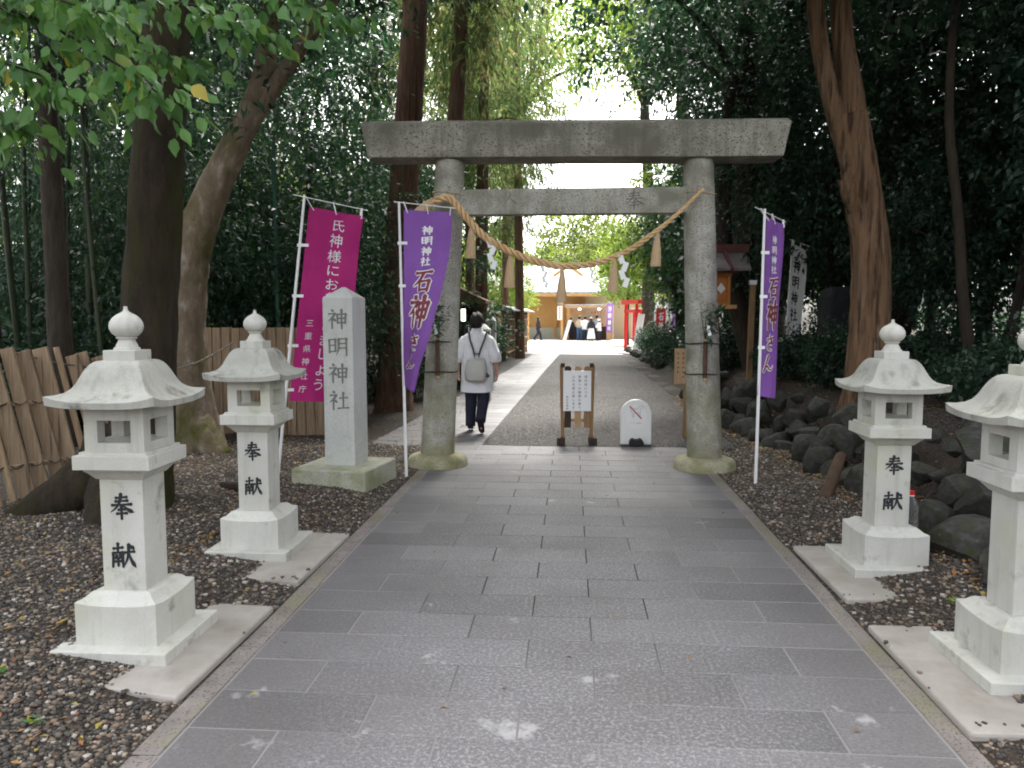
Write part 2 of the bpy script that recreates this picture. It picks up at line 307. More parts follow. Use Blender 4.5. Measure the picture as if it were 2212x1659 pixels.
# ------------------------------------------------------------------ brush strokes
H,SV,P,NA,D='h','s','p','n','d'
SHI=[(D,[(22,3),(32,13)]),(H,[(9,25),(41,22)]),(P,[(39,23),(28,42),(5,62)]),(SV,[(25,42),(25,97)]),(D,[(29,46),(43,60)])]
KJ={
'奉':[(H,[(27,19),(73,15)]),(H,[(25,32),(76,28)]),(H,[(11,46),(91,41)]),(P,[(49,3),(47,22),(40,42),(28,57),(6,72)]),(NA,[(55,44),(66,55),(80,64),(98,71)]),(H,[(37,63),(65,60)]),(H,[(30,77),(72,74)]),(SV,[(50,50),(50,98)])],
'献':[(H,[(9,23),(49,18)]),(SV,[(29,3),(28,34)]),(SV,[(10,38),(7,93)]),(H,[(10,39),(49,36)]),(SV,[(48,36),(48,92)]),(D,[(20,45),(26,53)]),(P,[(39,43),(33,53)]),(H,[(17,58),(42,56)]),(H,[(16,71),(43,69)]),(SV,[(29,57),(29,88)]),(H,[(54,37),(95,32)]),(P,[(73,5),(72,36),(65,65),(48,93)]),(NA,[(73,38),(80,62),(90,80),(99,91)]),(D,[(82,11),(93,23)])],
'神':SHI+[(SV,[(50,26),(52,72)]),(H,[(50,27),(93,24)]),(SV,[(91,24),(88,72)]),(H,[(52,47),(89,45)]),(H,[(52,68),(88,66)]),(SV,[(71,3),(71,98)])],
'明':[(SV,[(9,14),(11,80)]),(H,[(9,15),(40,12)]),(SV,[(39,12),(39,74)]),(H,[(11,43),(38,41)]),(H,[(7,76),(42,69)]),(P,[(55,10),(55,50),(51,74),(41,93)]),(H,[(55,11),(94,8)]),(SV,[(92,8),(92,93)]),(H,[(57,34),(90,32)]),(H,[(57,56),(90,54)])],
'社':SHI+[(H,[(55,38),(92,34)]),(SV,[(73,9),(73,85)]),(H,[(46,89),(99,84)])],
'石':[(H,[(14,18),(92,11)]),(P,[(52,15),(38,44),(6,74)]),(SV,[(33,52),(36,96)]),(H,[(33,54),(86,49)]),(SV,[(84,50),(79,95)]),(H,[(36,89),(80,86)])],
'さ':[(H,[(18,30),(84,20)]),(NA,[(48,3),(60,30),(76,54)]),(P,[(76,54),(50,46),(30,56),(20,72),(36,90),(76,92)])],
'ん':[(P,[(54,4),(34,46),(10,92)]),(P,[(10,92),(30,60),(46,52),(54,72),(64,92),(80,84),(97,60)])],
'大':[(H,[(10,38),(90,34)]),(P,[(50,5),(46,40),(34,70),(8,96)]),(NA,[(52,38),(66,68),(95,95)])],
'人':[(P,[(50,6),(44,40),(10,92)]),(NA,[(48,36),(62,64),(95,92)])],
}
PROF={H:[1.15,.8,.72,.8,1.25],SV:[1.25,.9,.85,.9,.8],P:[1.25,1.1,.9,.6,.2],NA:[.4,.7,1.0,1.45,.35],D:[.5,1,1.35,1.1,.7]}
def strokes(ch,wd=11,fat=0):
    """list of (verts2d in 0..1 with y down, faces)"""
    out=[]
    for ty,pts in KJ[ch]:
        P0=np.array(pts,float); seg=np.r_[0,np.cumsum(np.hypot(*np.diff(P0,axis=0).T))]; L=seg[-1]
        n=10; ts=np.linspace(0,L,n)
        q=np.stack([np.interp(ts,seg,P0[:,0]),np.interp(ts,seg,P0[:,1])],1)
        if len(pts)>2:
            for _ in range(2): q[1:-1]=(q[:-2]+2*q[1:-1]+q[2:])/4
        tg=np.gradient(q,axis=0); tg/=np.linalg.norm(tg,axis=1)[:,None]+1e-9; nm=np.stack([-tg[:,1],tg[:,0]],1)
        wv=np.interp(np.linspace(0,1,n),np.linspace(0,1,5),PROF[ty])*wd/2+fat
        if ty==H: nm=nm*1.0; wv*=.85
        a=q+nm*wv[:,None]; b=q-nm*wv[:,None]
        s0=q[0]-tg[0]*wv[0]*.7; s1=q[-1]+tg[-1]*wv[-1]*.7
        vs=[tuple(s0)]+[tuple(x) for pr in zip(a,b) for x in pr]+[tuple(s1)]
        fs=[(0,1,2)]+[(1+2*i,3+2*i,4+2*i,2+2*i) for i in range(n-1)]+[(2*n-1,2*n+1,2*n)]
        out.append(([(x/100,y/100) for x,y in vs],fs))
    return out
def brush(mb,ch,fmap,wd=11,fat=0,off=.001,step=.00012):
    for k,(vs,fs) in enumerate(strokes(ch,wd,fat)):
        mb.add([fmap(x,y,off+k*step) for x,y in vs],fs)
_tc={}
def glyph(ch):
    if ch in _tc: return _tc[ch]
    cu=bpy.data.curves.new('t','FONT'); cu.body=ch; cu.size=1; cu.resolution_u=3; cu.align_x='CENTER'
    o=bpy.data.objects.new('t',cu); COL.objects.link(o); bpy.context.view_layer.update()
    me=bpy.data.meshes.new_from_object(o.evaluated_get(bpy.context.evaluated_depsgraph_get()))
    vs=[(v.co.x+.5,.88-v.co.y-.0) for v in me.vertices]; fs=[tuple(p.vertices) for p in me.polygons]
    bpy.data.objects.remove(o); bpy.data.curves.remove(cu); bpy.data.meshes.remove(me); _tc[ch]=(vs,fs); return vs,fs
def typeset(mb,ch,fmap,off=.001):
    vs,fs=glyph(ch); mb.add([fmap(x,y,off) for x,y in vs],fs)

# ------------------------------------------------------------------ foliage
def leafmesh(name,P0,A,Lf,asp,seed=1,up=.6,tone=None,shape=0):
    """one face per leaf (or a six-sided folded blade): P0 positions, A growth directions, Lf lengths"""
    r=np.random.default_rng(seed); n=len(P0)
    A=A/(np.linalg.norm(A,axis=1)[:,None]+1e-9)
    U=r.normal(size=(n,3)); U[:,2]+=up*3; Bv=np.cross(A,U); Bv/=np.linalg.norm(Bv,axis=1)[:,None]+1e-9
    Nv=np.cross(Bv,A); L=Lf[:,None]; W=L*asp/2
    if tone is None: tone=r.random(n)
    if shape==0:
        V=np.stack([P0,P0+A*L*.45+Bv*W+Nv*W*.25,P0+A*L-Nv*L*.12,P0+A*L*.45-Bv*W+Nv*W*.25],1); k=4; F=np.arange(n*4).reshape(n,4); per=1
        Fi=F.ravel(); fs=4; nf=n
    else:
        V=np.stack([P0,P0+A*L*.18+Bv*W*.75+Nv*W*.2,P0+A*L*.5+Bv*W+Nv*W*.22,P0+A*L*.8+Bv*W*.45+Nv*W*.02,P0+A*L*1.05-Nv*L*.16,
                    P0+A*L*.8-Bv*W*.45+Nv*W*.02,P0+A*L*.5-Bv*W+Nv*W*.22,P0+A*L*.18-Bv*W*.75+Nv*W*.2,P0+A*L*.5-Nv*L*.0],1); k=9
        base=np.arange(n)[:,None]*9
        q=np.array([[0,1,2,8],[8,2,3,4],[0,8,6,7],[8,4,5,6]]); Fi=(base[:,:,None]+q[None]).reshape(-1); fs=4; nf=n*4
    me=bpy.data.meshes.new(name); me.vertices.add(n*k); me.vertices.foreach_set('co',V.reshape(-1).astype(np.float32))
    me.loops.add(len(Fi)); me.loops.foreach_set('vertex_index',Fi.astype(np.int32))
    me.polygons.add(nf); me.polygons.foreach_set('loop_start',(np.arange(nf)*fs).astype(np.int32))
    at=me.attributes.new('tone','FLOAT','POINT'); at.data.foreach_set('value',np.repeat(tone,k).astype(np.float32))
    me.update(calc_edges=True); return me
def cloud(blobs,n,per=16,spread=.16,size=.1,seed=1,droop=.2,shell=2.4):
    r=np.random.default_rng(seed); b=np.array(blobs,float); wt=b[:,3]*b[:,4]*b[:,5]; wt/=wt.sum()
    K=max(1,n//per); bi=r.choice(len(b),K,p=wt); d=r.normal(size=(K,3)); d/=np.linalg.norm(d,axis=1)[:,None]
    rad=r.random(K)**(1/shell); c=b[bi,:3]+d*b[bi,3:6]*rad[:,None]
    ct=r.random(K)
    idx=np.repeat(np.arange(K),per); m=len(idx)
    tw=d+r.normal(size=(K,3))*.6; tw[:,2]-=droop; tw/=np.linalg.norm(tw,axis=1)[:,None]
    along=r.random(m)[:,None]*spread*2.2
    Pp=c[idx]+tw[idx]*along+r.normal(size=(m,3))*spread*.45
    A=tw[idx]*.8+r.normal(size=(m,3))*.75; A[:,2]-=droop
    L=size*(.65+.7*r.random(m)); tone=np.clip(.5*ct[idx]+.5*r.random(m),0,1)
    return Pp,A,L,tone
def crown_mesh(name,blobs,n,size,asp,seed,per=16,spread=.16,droop=.2,shell=2.4,up=.6):
    Pp,A,L,t=cloud(blobs,n,per,spread,size,seed,droop,shell); return leafmesh(name,Pp,A,L,asp,seed,up,t)
def smooth_path(pts,n=24):
    P0=np.array(pts,float); t=np.linspace(0,len(P0)-1,n); out=[]
    for u in t:
        i=min(int(u),len(P0)-2); f=u-i; p0=P0[max(i-1,0)];p1=P0[i];p2=P0[i+1];p3=P0[min(i+2,len(P0)-1)]
        out.append(.5*((2*p1)+(-p0+p2)*f+(2*p0-5*p1+4*p2-p3)*f*f+(-p0+3*p1-3*p2+p3)*f**3))
    return [tuple(x) for x in out]
def limb(mb,pts,radii,n=12,seg=14,jit=.12,seed=1):
    pp=smooth_path(pts,seg); rr=np.interp(np.linspace(0,1,seg),np.linspace(0,1,len(radii)),radii); mb.tube(pp,list(rr),n,jit,True,seed)

# ================================================================== THE SETTING
def ss(a,b,x):
    t=np.clip((x-a)/(b-a),0,1); return t*t*(3-2*t)
def xr(y): return np.interp(y,[2,5,6.5,9.5,13,18,36],[2.5,2.45,2.5,2.42,2.15,2.3,2.9])
def gh(x,y):
    x=np.asarray(x,float); y=np.asarray(y,float)
    h=.075*ss(-1.6,-2.35,x)*ss(11,6,y)+.08*ss(1.52,2.2,x)*ss(10,7,y)
    h=h+.62*ss(0,.9,x-xr(y)-.12)*ss(1.5,3,y)*ss(40,30,y)+.5*ss(3.6,8,x)*ss(40,30,y)
    h=h+.25*ss(-4.5,-9,x)*ss(40,30,y)
    und=.02*np.sin(x*2.3+y*1.7)+.015*np.sin(x*5.1-y*3.3)
    h=h+und*ss(1.7,2.6,np.abs(x))*ss(50,36,y)
    inpath=((x>-1.53)&(x<1.46)&(y<9.38))|((x>-2.45)&(x<2.0)&(y>9.3)&(y<60))|((y>35)&(np.abs(x)<9)&(y<60))
    return np.where(inpath,-.06,h)
def axis(parts):
    out=[]
    for a,b,st in parts: out+=list(np.arange(a,b,st))
    return np.array(out+[parts[-1][1]])
gx=axis([(-90,-20,8),(-20,-7,1),(-7,-1.53,.1),(-1.53,1.46,.25),(1.46,6,.1),(6,20,1),(20,90,8)])
gy=axis([(-10,1,1),(1,14,.1),(14,40,.5),(40,120,6)])
def grid_mesh(name,xs,ys,zf):
    X,Y=np.meshgrid(xs,ys); Z=zf(X,Y); nx,ny=len(xs),len(ys)
    v=np.stack([X.ravel(),Y.ravel(),Z.ravel()],1)
    i=np.arange(nx-1)[None,:]+nx*np.arange(ny-1)[:,None]; i=i.ravel()
    f=np.stack([i,i+1,i+1+nx,i+nx],1)
    me=bpy.data.meshes.new(name); me.from_pydata(v.tolist(),[],f.tolist()); me.polygons.foreach_set('use_smooth',[True]*len(f)); return me
struct(link('ground',grid_mesh('ground',gx,gy,gh),m_ground))

def slab_field(name,rows,mbtones=None,m=None,gap=.008,th=.04):
    mb=MB(); tones=[]
    for x0,x1,y0,y1 in rows:
        dz=random.uniform(-.0008,.0014); g=gap/2
        mb.box(((x0+x1)/2,(y0+y1)/2,-th/2+dz),(x1-x0-gap,y1-y0-gap,th)); tones+= [random.random()]*8
    me=bpy.data.meshes.new(name); me.from_pydata(mb.v,[],mb.f)
    bm=bmesh.new(); bm.from_mesh(me); lay=bm.verts.layers.float.new('tone'); bm.verts.ensure_lookup_table()
    for i,v in enumerate(bm.verts): v[lay]=tones[i]
    bmesh.ops.recalc_face_normals(bm,faces=bm.faces)
    es=[e for e in bm.edges if all(abs(v.co.z)<.005 for v in e.verts)]
    bmesh.ops.bevel(bm,geom=es,offset=.002,segments=1,affect='EDGES'); bm.to_mesh(me); bm.free()
    return struct(link(name,me,m or m_slab))
rows=[]; PX0,PX1=-1.445,1.38
for k in range(-12,31):
    y0=.0+k*.3015+.03; y1=y0+.3015
    if y1>9.4: break
    off=-.49 if int(k)%2==0 else -.19
    xs=[PX0]+[x for x in np.arange(off-1.8,PX1,.6) if PX0+.1<x<PX1-.1]+[PX1]
    for a,b in zip(xs[:-1],xs[1:]): rows.append((a,b,y0,y1))
    if y0>8.35:
        xs=[-2.5,-2.0,-1.445] if k%2 else [-2.5,-1.8,-1.445]
        for a,b in zip(xs[:-1],xs[1:]): rows.append((a,b,y0,y1))
slab_field('paved_path',rows)
# far flagged path, drifting to the right
def px(y,s): return np.interp(y,[9.38,23,37,56],[-2.5,-1.88,-1.58,-1.3]) if s==0 else np.interp(y,[9.38,23,37,56],[-1.08,-.76,-.39,.0])
mb=MB(); fr=[]
y=9.40
while y<54:
    d=.3 if y<24 else .6; a,b=px(y+d/2,0),px(y+d/2,1); mid=a+(b-a)*(.35 if int(y/d)%2 else .62)
    fr+=[(a,mid,y,y+d),(mid,b,y,y+d)]; y+=d
slab_field('flagged_path',fr)
def sheet(name,poly,z,m): return struct(MB().add([(x,y,z) for x,y in poly],[tuple(range(len(poly)))]).build(name,m))
sheet('mortar_bed',[(-1.55,-4),(1.475,-4),(1.475,9.41),(-2.5,9.41),(-2.5,8.35),(-1.55,8.35)],-.0022,m_mortar)
sheet('flag_bed',[(-2.5,9.42),(-1.08,9.42),(-.76,23),(-.39,37),(.0,54),(-1.3,54),(-1.58,37),(-1.88,23)],-.009,m_mortar)
X=np.linspace(-2.8,2.75,60); Yg=np.linspace(9.41,40,200)
def gz(x,y):
    e=np.minimum(x+2.6,2.6-x); onp=(x>px(9.38,0)-.1)&(x<np.interp(y,[9.38,23,37,56],[-1.0,-.68,-.3,.1]))
    return np.where(onp,-.016,-.004+.006*np.sin(x*3+y*1.3)*np.sin(y*2.1))-.08*ss(.25,-.1,e)
struct(link('gravel_path',grid_mesh('gravel_path',X,Yg,gz),m_gravel))
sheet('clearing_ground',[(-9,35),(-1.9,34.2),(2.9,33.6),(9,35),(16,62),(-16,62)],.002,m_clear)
mb=MB()
for s,x0,x1 in ((-1,-1.555,-1.45),(1,1.385,1.475)):
    y=-3.9
    while y<9.3:
        L=min(.92,9.4-y); mb.box(((x0+x1)/2+random.uniform(-.004,.004),y+L/2,-.022+random.uniform(-.001,.003)),(x1-x0-.004,L-.008,.05)); y+=.92
struct(mb.build('border_stones',m_border,bevel=.005))
def pad(cx,s,y0):
    p=[(1.565,y0-.05),(1.555,y0+.98),(2.0,y0+1.02),(2.45,y0+1.0),(2.42,y0+.5),(2.3,y0+.02),(1.95,y0+.02)]
    if s>0: p=[(1.49,y0-.08),(1.485,y0+.92),(2.0,y0+.95),(2.4,y0+.9),(2.42,y0+.4),(2.3,y0-.03),(1.9,y0-.05)]
    p=[(x*s+random.uniform(-.02,.02),y+random.uniform(-.025,.025)) for x,y in p]
    if s<0: p=p[::-1]
    v=[(x,y,-.05) for x,y in p]+[(x,y,.03) for x,y in p]; n=len(p)
    f=[tuple(range(n,2*n)),tuple(range(n))[::-1]]+[(i,(i+1)%n,n+(i+1)%n,n+i) for i in range(n)]
    return struct(MB().add(v,f).build('lantern_apron',m_pad,bevel=.012))
pad(0,-1,2.93); pad(0,-1,4.33); pad(0,1,2.95); pad(0,1,4.33)

# loose gravel (uncountable): two fields beside the path
def pebbles(n,x0,x1,y0,y1,seed,ex):
    r=np.random.default_rng(seed); x=x0+(x1-x0)*r.random(n); y=y0+(y1-y0)*r.random(n)**1.25
    z=gh(x,y); keep=~((x>-1.56)&(x<1.48)&(y<9.4))
    for a,b,c,d in ex:
        ins=(x>a)&(x<b)&(y>c)&(y<d); e=np.minimum(np.minimum(x-a,b-x),np.minimum(y-c,d-y)); keep&=~ins|(r.random(n)<.6*np.exp(-e/.016))|(z>.026); z=np.where(ins,np.maximum(z,.03),z)
    x,y,z=x[keep],y[keep],z[keep]; n=len(x); s=.0042+.0085*r.random(n)**2
    ax=np.stack([s*(.8+.6*r.random(n)),s*(.8+.6*r.random(n)),s*(.5+.4*r.random(n))],1)
    cube=np.array([(a,b,c) for a in(-1,1) for b in(-1,1) for c in(-1,1)],float)*.75
    V=cube[None]*ax[:,None,:]*(1+.5*(r.random((n,8,3))-.5)); an=r.random(n)*2*PI
    ca,sa=np.cos(an)[:,None],np.sin(an)[:,None]
    vx=V[:,:,0]*ca-V[:,:,1]*sa; vy=V[:,:,0]*sa+V[:,:,1]*ca
    V=np.stack([vx+x[:,None],vy+y[:,None],V[:,:,2]+(z+s*.3)[:,None]],2)
    F=np.array([(0,1,3,2),(4,6,7,5),(0,4,5,1),(2,3,7,6),(0,2,6,4),(1,5,7,3)])
    Fi=(np.arange(n)[:,None,None]*8+F[None]).reshape(-1); nf=n*6
    me=bpy.data.meshes.new('gravel'); me.vertices.add(n*8); me.vertices.foreach_set('co',V.reshape(-1).astype(np.float32))
    me.loops.add(nf*4); me.loops.foreach_set('vertex_index',Fi.astype(np.int32)); me.polygons.add(nf)
    me.polygons.foreach_set('loop_start',(np.arange(nf)*4).astype(np.int32)); me.polygons.foreach_set('use_smooth',np.ones(nf,bool))
    at=me.attributes.new('tone','FLOAT','POINT'); at.data.foreach_set('value',np.repeat(np.clip(r.random(n)**1.5,0,1),8).astype(np.float32)); me.update(calc_edges=True); return me
EXL=[(-2.3,-1.5,2.92,3.93),(-2.3,-1.5,4.33,5.33)]
stuff(link('gravel',pebbles(42000,-4.6,-1.5,2.2,9.5,3,EXL),m_peb),'loose dark grey and tan gravel along the left edge of the paving','gravel')
EXR=[(1.45,2.3,2.92,3.9),(1.45,2.3,4.3,5.3)]
stuff(link('gravel',pebbles(20000,1.47,2.75,2.2,11,4,EXR),m_peb),'loose dark grey gravel along the right edge of the paving','gravel')
# seedlings
for k,(x,y) in enumerate(((-1.98,2.62),(-2.75,3.15),(-2.35,2.95),(2.0,4.1),(2.25,6.0))):
    r=np.random.default_rng(60+k); n=9; a=r.random(n)*6.28; P=np.stack([.004*np.cos(a),.004*np.sin(a),.012+.02*r.random(n)],1); A=np.stack([np.cos(a),np.sin(a),.35+.3*r.random(n)],1)
    o=link('seedling',leafmesh('seedling',P,A,.028+.02*r.random(n),.5,61+k,2,r.random(n),1),m_lnear); o.location=(x,y,float(gh(x,y))); tag(o,'tiny green seedling growing in the gravel on the '+('left of the paving' if x<0 else 'right of the paving'),'seedling','seedlings in the gravel')
# fallen leaves
def litter(n,fx,seed,size=(.03,.07)):
    r=np.random.default_rng(seed); x,y=fx(r,n); z=gh(x,y)
    z=np.where((x>-1.53)&(x<1.46)&(y<9.38),.002,z); z=np.where((np.abs(x)<2.5)&(y>=9.38),.004,z)
    P=np.stack([x,y,z+.006+.012*r.random(n)],1); A=r.normal(size=(n,3)); A[:,2]*=.18
    L=size[0]+(size[1]-size[0])*r.random(n); return leafmesh('leaf_litter',P,A,L,.5,seed,3,r.random(n)**1.1)
def fxl(r,n):
    x=-1.75-5*r.random(n)**1.1; y=2.1+12*r.random(n)**1.1; x=np.where((y>2.85)&(y<5.4),np.minimum(x,-2.4),x); return x,y
stuff(link('leaf_litter',litter(3600,fxl,5,(.02,.055)),m_litter),'brown and orange fallen leaves scattered over the left forest floor','leaf litter')
def fxr(r,n):
    y=2.6+13*r.random(n); x=xr(y)-.25+3.6*r.random(n)**1.5; return x,y
stuff(link('leaf_litter',litter(5200,fxr,6),m_litter),'brown fallen leaves lying on the bank above the boulders on the right','leaf litter')
def fxp(r,n):
    y=2.4+8*r.random(n); s=r.random(n); x=np.where(s<.45,-1.75-.25*r.random(n),np.where(s<.7,1.55+.5*r.random(n),-1.4+2.8*r.random(n))); return x,y
stuff(link('leaf_litter',litter(170,fxp,9,(.018,.045)),m_litter),'a few small orange and yellow leaves dropped on the paving','leaf litter')

# ================================================================== STONE LANTERNS
def make_lantern():
    t=thing('stone_lantern','','stone lantern')
    MB().box((0,0,.03),(.53,.53,.11)).build('plinth',m_lantern,t,bevel=.006)
    q=MB(); rings=[sqring(.187,.085,n=8),sqring(.187,.262,n=8,fz=lambda s:.016*s**3)]
    for r,z in ((.180,.268),(.160,.279),(.145,.297),(.132,.309),(.104,.312)):
        rings.append(sqring(r,z,n=8,fz=lambda s,r=r:.016*s**3*max(0,(r-.104)/.083)))
    q.loft(rings).build('base_block',m_lantern,t,smooth=True)
    sh=MB().box((0,0,.568),(.2,.2,.515)).build('shaft',m_lantern,t,bevel=.004)
    for ch,z in (('奉',.70),('献',.47)):
        mbk=MB(); brush(mbk,ch,lambda x,y,o:((x-.5)*.118,-.1002-o,z+(.5-y)*.125),wd=12.5)
        mbk.build('inscription',m_ink,sh)
    MB().loft([sqring(.104,.8255),sqring(.11,.828),sqring(.118,.838),sqring(.135,.858),sqring(.146,.867),sqring(.148,.878),sqring(.176,.8785),sqring(.176,.942),sqring(.156,.944),sqring(.156,.9555),sqring(.14,.956)]).build('platform',m_lantern,t,bevel=.003)
    # open fire box: four corner posts between a sill and a lintel
    fb=MB(); r=.137; z0,z1=.956,1.155
    fb.box((0,0,.976),(2*r,2*r,.04)); fb.box((0,0,1.126),(2*r,2*r,.058))
    for sx in(-1,1):
        for sy in(-1,1): fb.box((sx*(r-.03),sy*(r-.03),1.0465),(.06,.06,.101))
    fb.build('fire_box',m_lantern,t)
    rf=MB(); n=10; prof=[(.06,1.362),(.086,1.361),(.099,1.357),(.112,1.346),(.123,1.33),(.134,1.308),(.144,1.284),(.155,1.257),(.169,1.232),(.188,1.213),(.213,1.199),(.247,1.186)]
    rings=[]
    for r,z in prof:
        k=max(0,(r-.105)/.14)**1.6; rings.append(sqring(r,z,n=n,fz=lambda s,k=k:.027*k*abs(s)**3.2))
    rings.append(sqring(.243,1.158,n=n,fz=lambda s:.016*abs(s)**3)); rings.append(sqring(.15,1.156,n=n))
    rf.loft(rings); rf.build('roof',m_roofst,t,smooth=True)
    MB().box((0,0,1.382),(.148,.148,.05)).build('cap_block',m_lantern,t,bevel=.003)
    f=MB(); f.lathe([(.058,1.407),(.056,1.416),(.048,1.421),(.046,1.43),(.040,1.44),(.036,1.45),(.036,1.456),(.044,1.459),(.046,1.464),(.040,1.467),(.050,1.472),(.064,1.486),(.072,1.503),(.073,1.515),(.070,1.532),(.060,1.55),(.044,1.565),(.026,1.575),(.013,1.583),(.009,1.594),(.009,1.605),(.002,1.606)],n=28)
    f.build('finial',m_lantern,t,smooth=True)
    return t
LG='stone lanterns along the approach'
lan=make_lantern()
for i,(x,y,lb) in enumerate(((-2.03,3.43,'pale carved stone lantern nearest on the left in front of the mossy tree'),
    (-2.035,4.905,'pale stone lantern on the left beside the magenta banner and stone pillar'),
    (1.94,4.87,'pale stone lantern on the right with a plastic bottle behind its base'),
    (1.965,3.44,'pale stone lantern cut off by the right edge of the view'))):
    o=lan if i==0 else copy_tree(lan); o.location=(x,y,0); o.rotation_euler=(0,0,R((1,0.5,.6,1.2)[i])); o.scale=(1,1,1 if x<0 else .962); tag(o,lb,'stone lantern',LG)

# ================================================================== TORII
t=thing('torii_gate','large grey stone gate with two round pillars and plain beams across the path','torii gate',(0,8.1,0))
PL=[(-1.402,-1.248),(1.392,1.268)]
for k,(xb,xt) in enumerate(PL):
    p=MB(); p.tube([(xb+(xt-xb)*u,0,.12+3.04*u) for u in np.linspace(0,1,9)],[.178-.027*u for u in np.linspace(0,1,9)],36); p.build('pillar',m_torii,t,smooth=True)
    MB().loft([ell((xb,0,-.04),.33,.31,32),ell((xb,0,.07),.315,.30,32),ell((xb,0,.105),.29,.275,32),ell((xb,0,.125),.235,.225,32),ell((xb,0,.13),.18,.18,32)]).build('footing',m_foot,t,smooth=True)
kb=MB(); 
sec=[(-.19,0),(-.185,.335),(-.02,.40),(.02,.40),(.185,.335),(.19,0)]
kb.loft([[(x+s*dx*z/.4,yy,3.165+z+dz) for yy,z in sec] for x,s,dx,dz in ((-2.06,-1,.085,.01),(-1.2,0,0,0),(0,0,0,-.012),(1.2,0,0,-.03),(2.06,1,.085,-.035))])
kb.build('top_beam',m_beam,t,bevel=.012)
nb=MB(); nb.box((.02,0,2.737),(2.34,.15,.257)); tb=nb.build('tie_beam',m_torii,t,bevel=.008)
g=MB(); brush(g,'奉',lambda x,y,o:(.63+(x-.5)*.20,-.0755-o,2.74+(.5-y)*.20),wd=7)
g.build('inscription',m_faint,tb); g=MB(); brush(g,'人',lambda x,y,o:(-.62+(x-.5)*.15,-.0755-o,2.765+(.5-y)*.13),wd=6)
g.build('inscription',m_faint,tb)

# ================================================================== STRAW ROPE
sr=thing('straw_rope','thick twisted straw rope with tassels and white paper strips hung between the stone pillars','shimenawa',(0,7.85,0))
key=[(-1.50,.02,2.60),(-1.40,0,2.70),(-1.30,-.02,2.745),(-1.20,-.02,2.735),(-1.083,-.02,2.604),(-.874,-.02,2.374),(-.595,-.02,2.211),(-.34,-.02,2.118),(-.085,-.02,2.068),(.214,-.02,2.092),(.532,-.02,2.204),(.802,-.02,2.383),(1.024,-.02,2.561),(1.287,-.0,2.813)]
cp=np.array(smooth_path(key[1:],150)); rad=np.interp(np.linspace(0,1,150),[0,.1,.5,.75,1],[.034,.036,.035,.028,.014])
mb=MB(); tg=np.gradient(cp,axis=0); tg/=np.linalg.norm(tg,axis=1)[:,None]; nn=np.stack([-tg[:,2],tg[:,1]*0,tg[:,0]],1); nn/=np.linalg.norm(nn,axis=1)[:,None]; bb=np.cross(tg,nn)
ph=np.cumsum(np.linalg.norm(np.gradient(cp,axis=0),axis=1))*2*PI/.22
for k in range(3):
    a=ph+2*PI*k/3; pts=cp+(nn*np.cos(a)[:,None]+bb*np.sin(a)[:,None])*(rad*.68)[:,None]; mb.tube(pts,list(rad*.50),8)
mb.build('rope',m_straw,sr,smooth='all')
mb=MB(); mb.tube([(-1.375,-.01,2.725),(-1.43,-.02,2.69),(-1.50,-.03,2.62),(-1.56,-.03,2.53)],[.034,.045,.062,.075],14,.1); mb.build('rope_end',m_tassel,sr)
def zat(x): return float(np.interp(x,[k[0] for k in key[3:]],[k[2] for k in key[3:]]))
for x in (-.995,-.605,-.085,.428,.845):
    z=zat(x)-.02; q=MB()
    q.loft([ell((x+dx,-.02,z-dz),r,r*.8,16) for dx,dz,r in ((0,0,.016),(0,.04,.02),(-.003,.08,.03),(-.006,.16,.042),(-.01,.26,.05),(-.012,.335,.053))])
    q.build('tassel',m_tassel,sr,smooth=True)
def shide(x,z,s=1,tw=0):
    q=MB(); w=.055*s; xx=x; zz=z
    for k in range(4):
        h=.1*s; dx=.028*s*(1 if k%2 else -1); q.box((xx+dx*.6,-.035-.006*k+tw*k,zz-h/2),(w,.0025,h),ry=R(18*(1 if k%2 else -1)),rz=R(15*tw*100*(-1)**k)); zz-=.082*s; xx+=.006
    q.build('paper_strip',m_paper,sr)
shide(-.80,zat(-.80)+.02,.9); shide(.51,zat(.51)-.01,.95,.003); shide(-.27,zat(-.27)-.03,.65,-.012); shide(.2,zat(.2)-.02,.5,-.016)
for xb,z in ((-1.265,2.83),(1.285,2.80)):
    q=MB(); q.tube([(xb+.168*math.cos(a),.25+.168*math.sin(a),z+.012*math.sin(a*2)) for a in np.linspace(0,2*PI,25)],.0035,6); q.build('tie_cord',m_straw,sr)

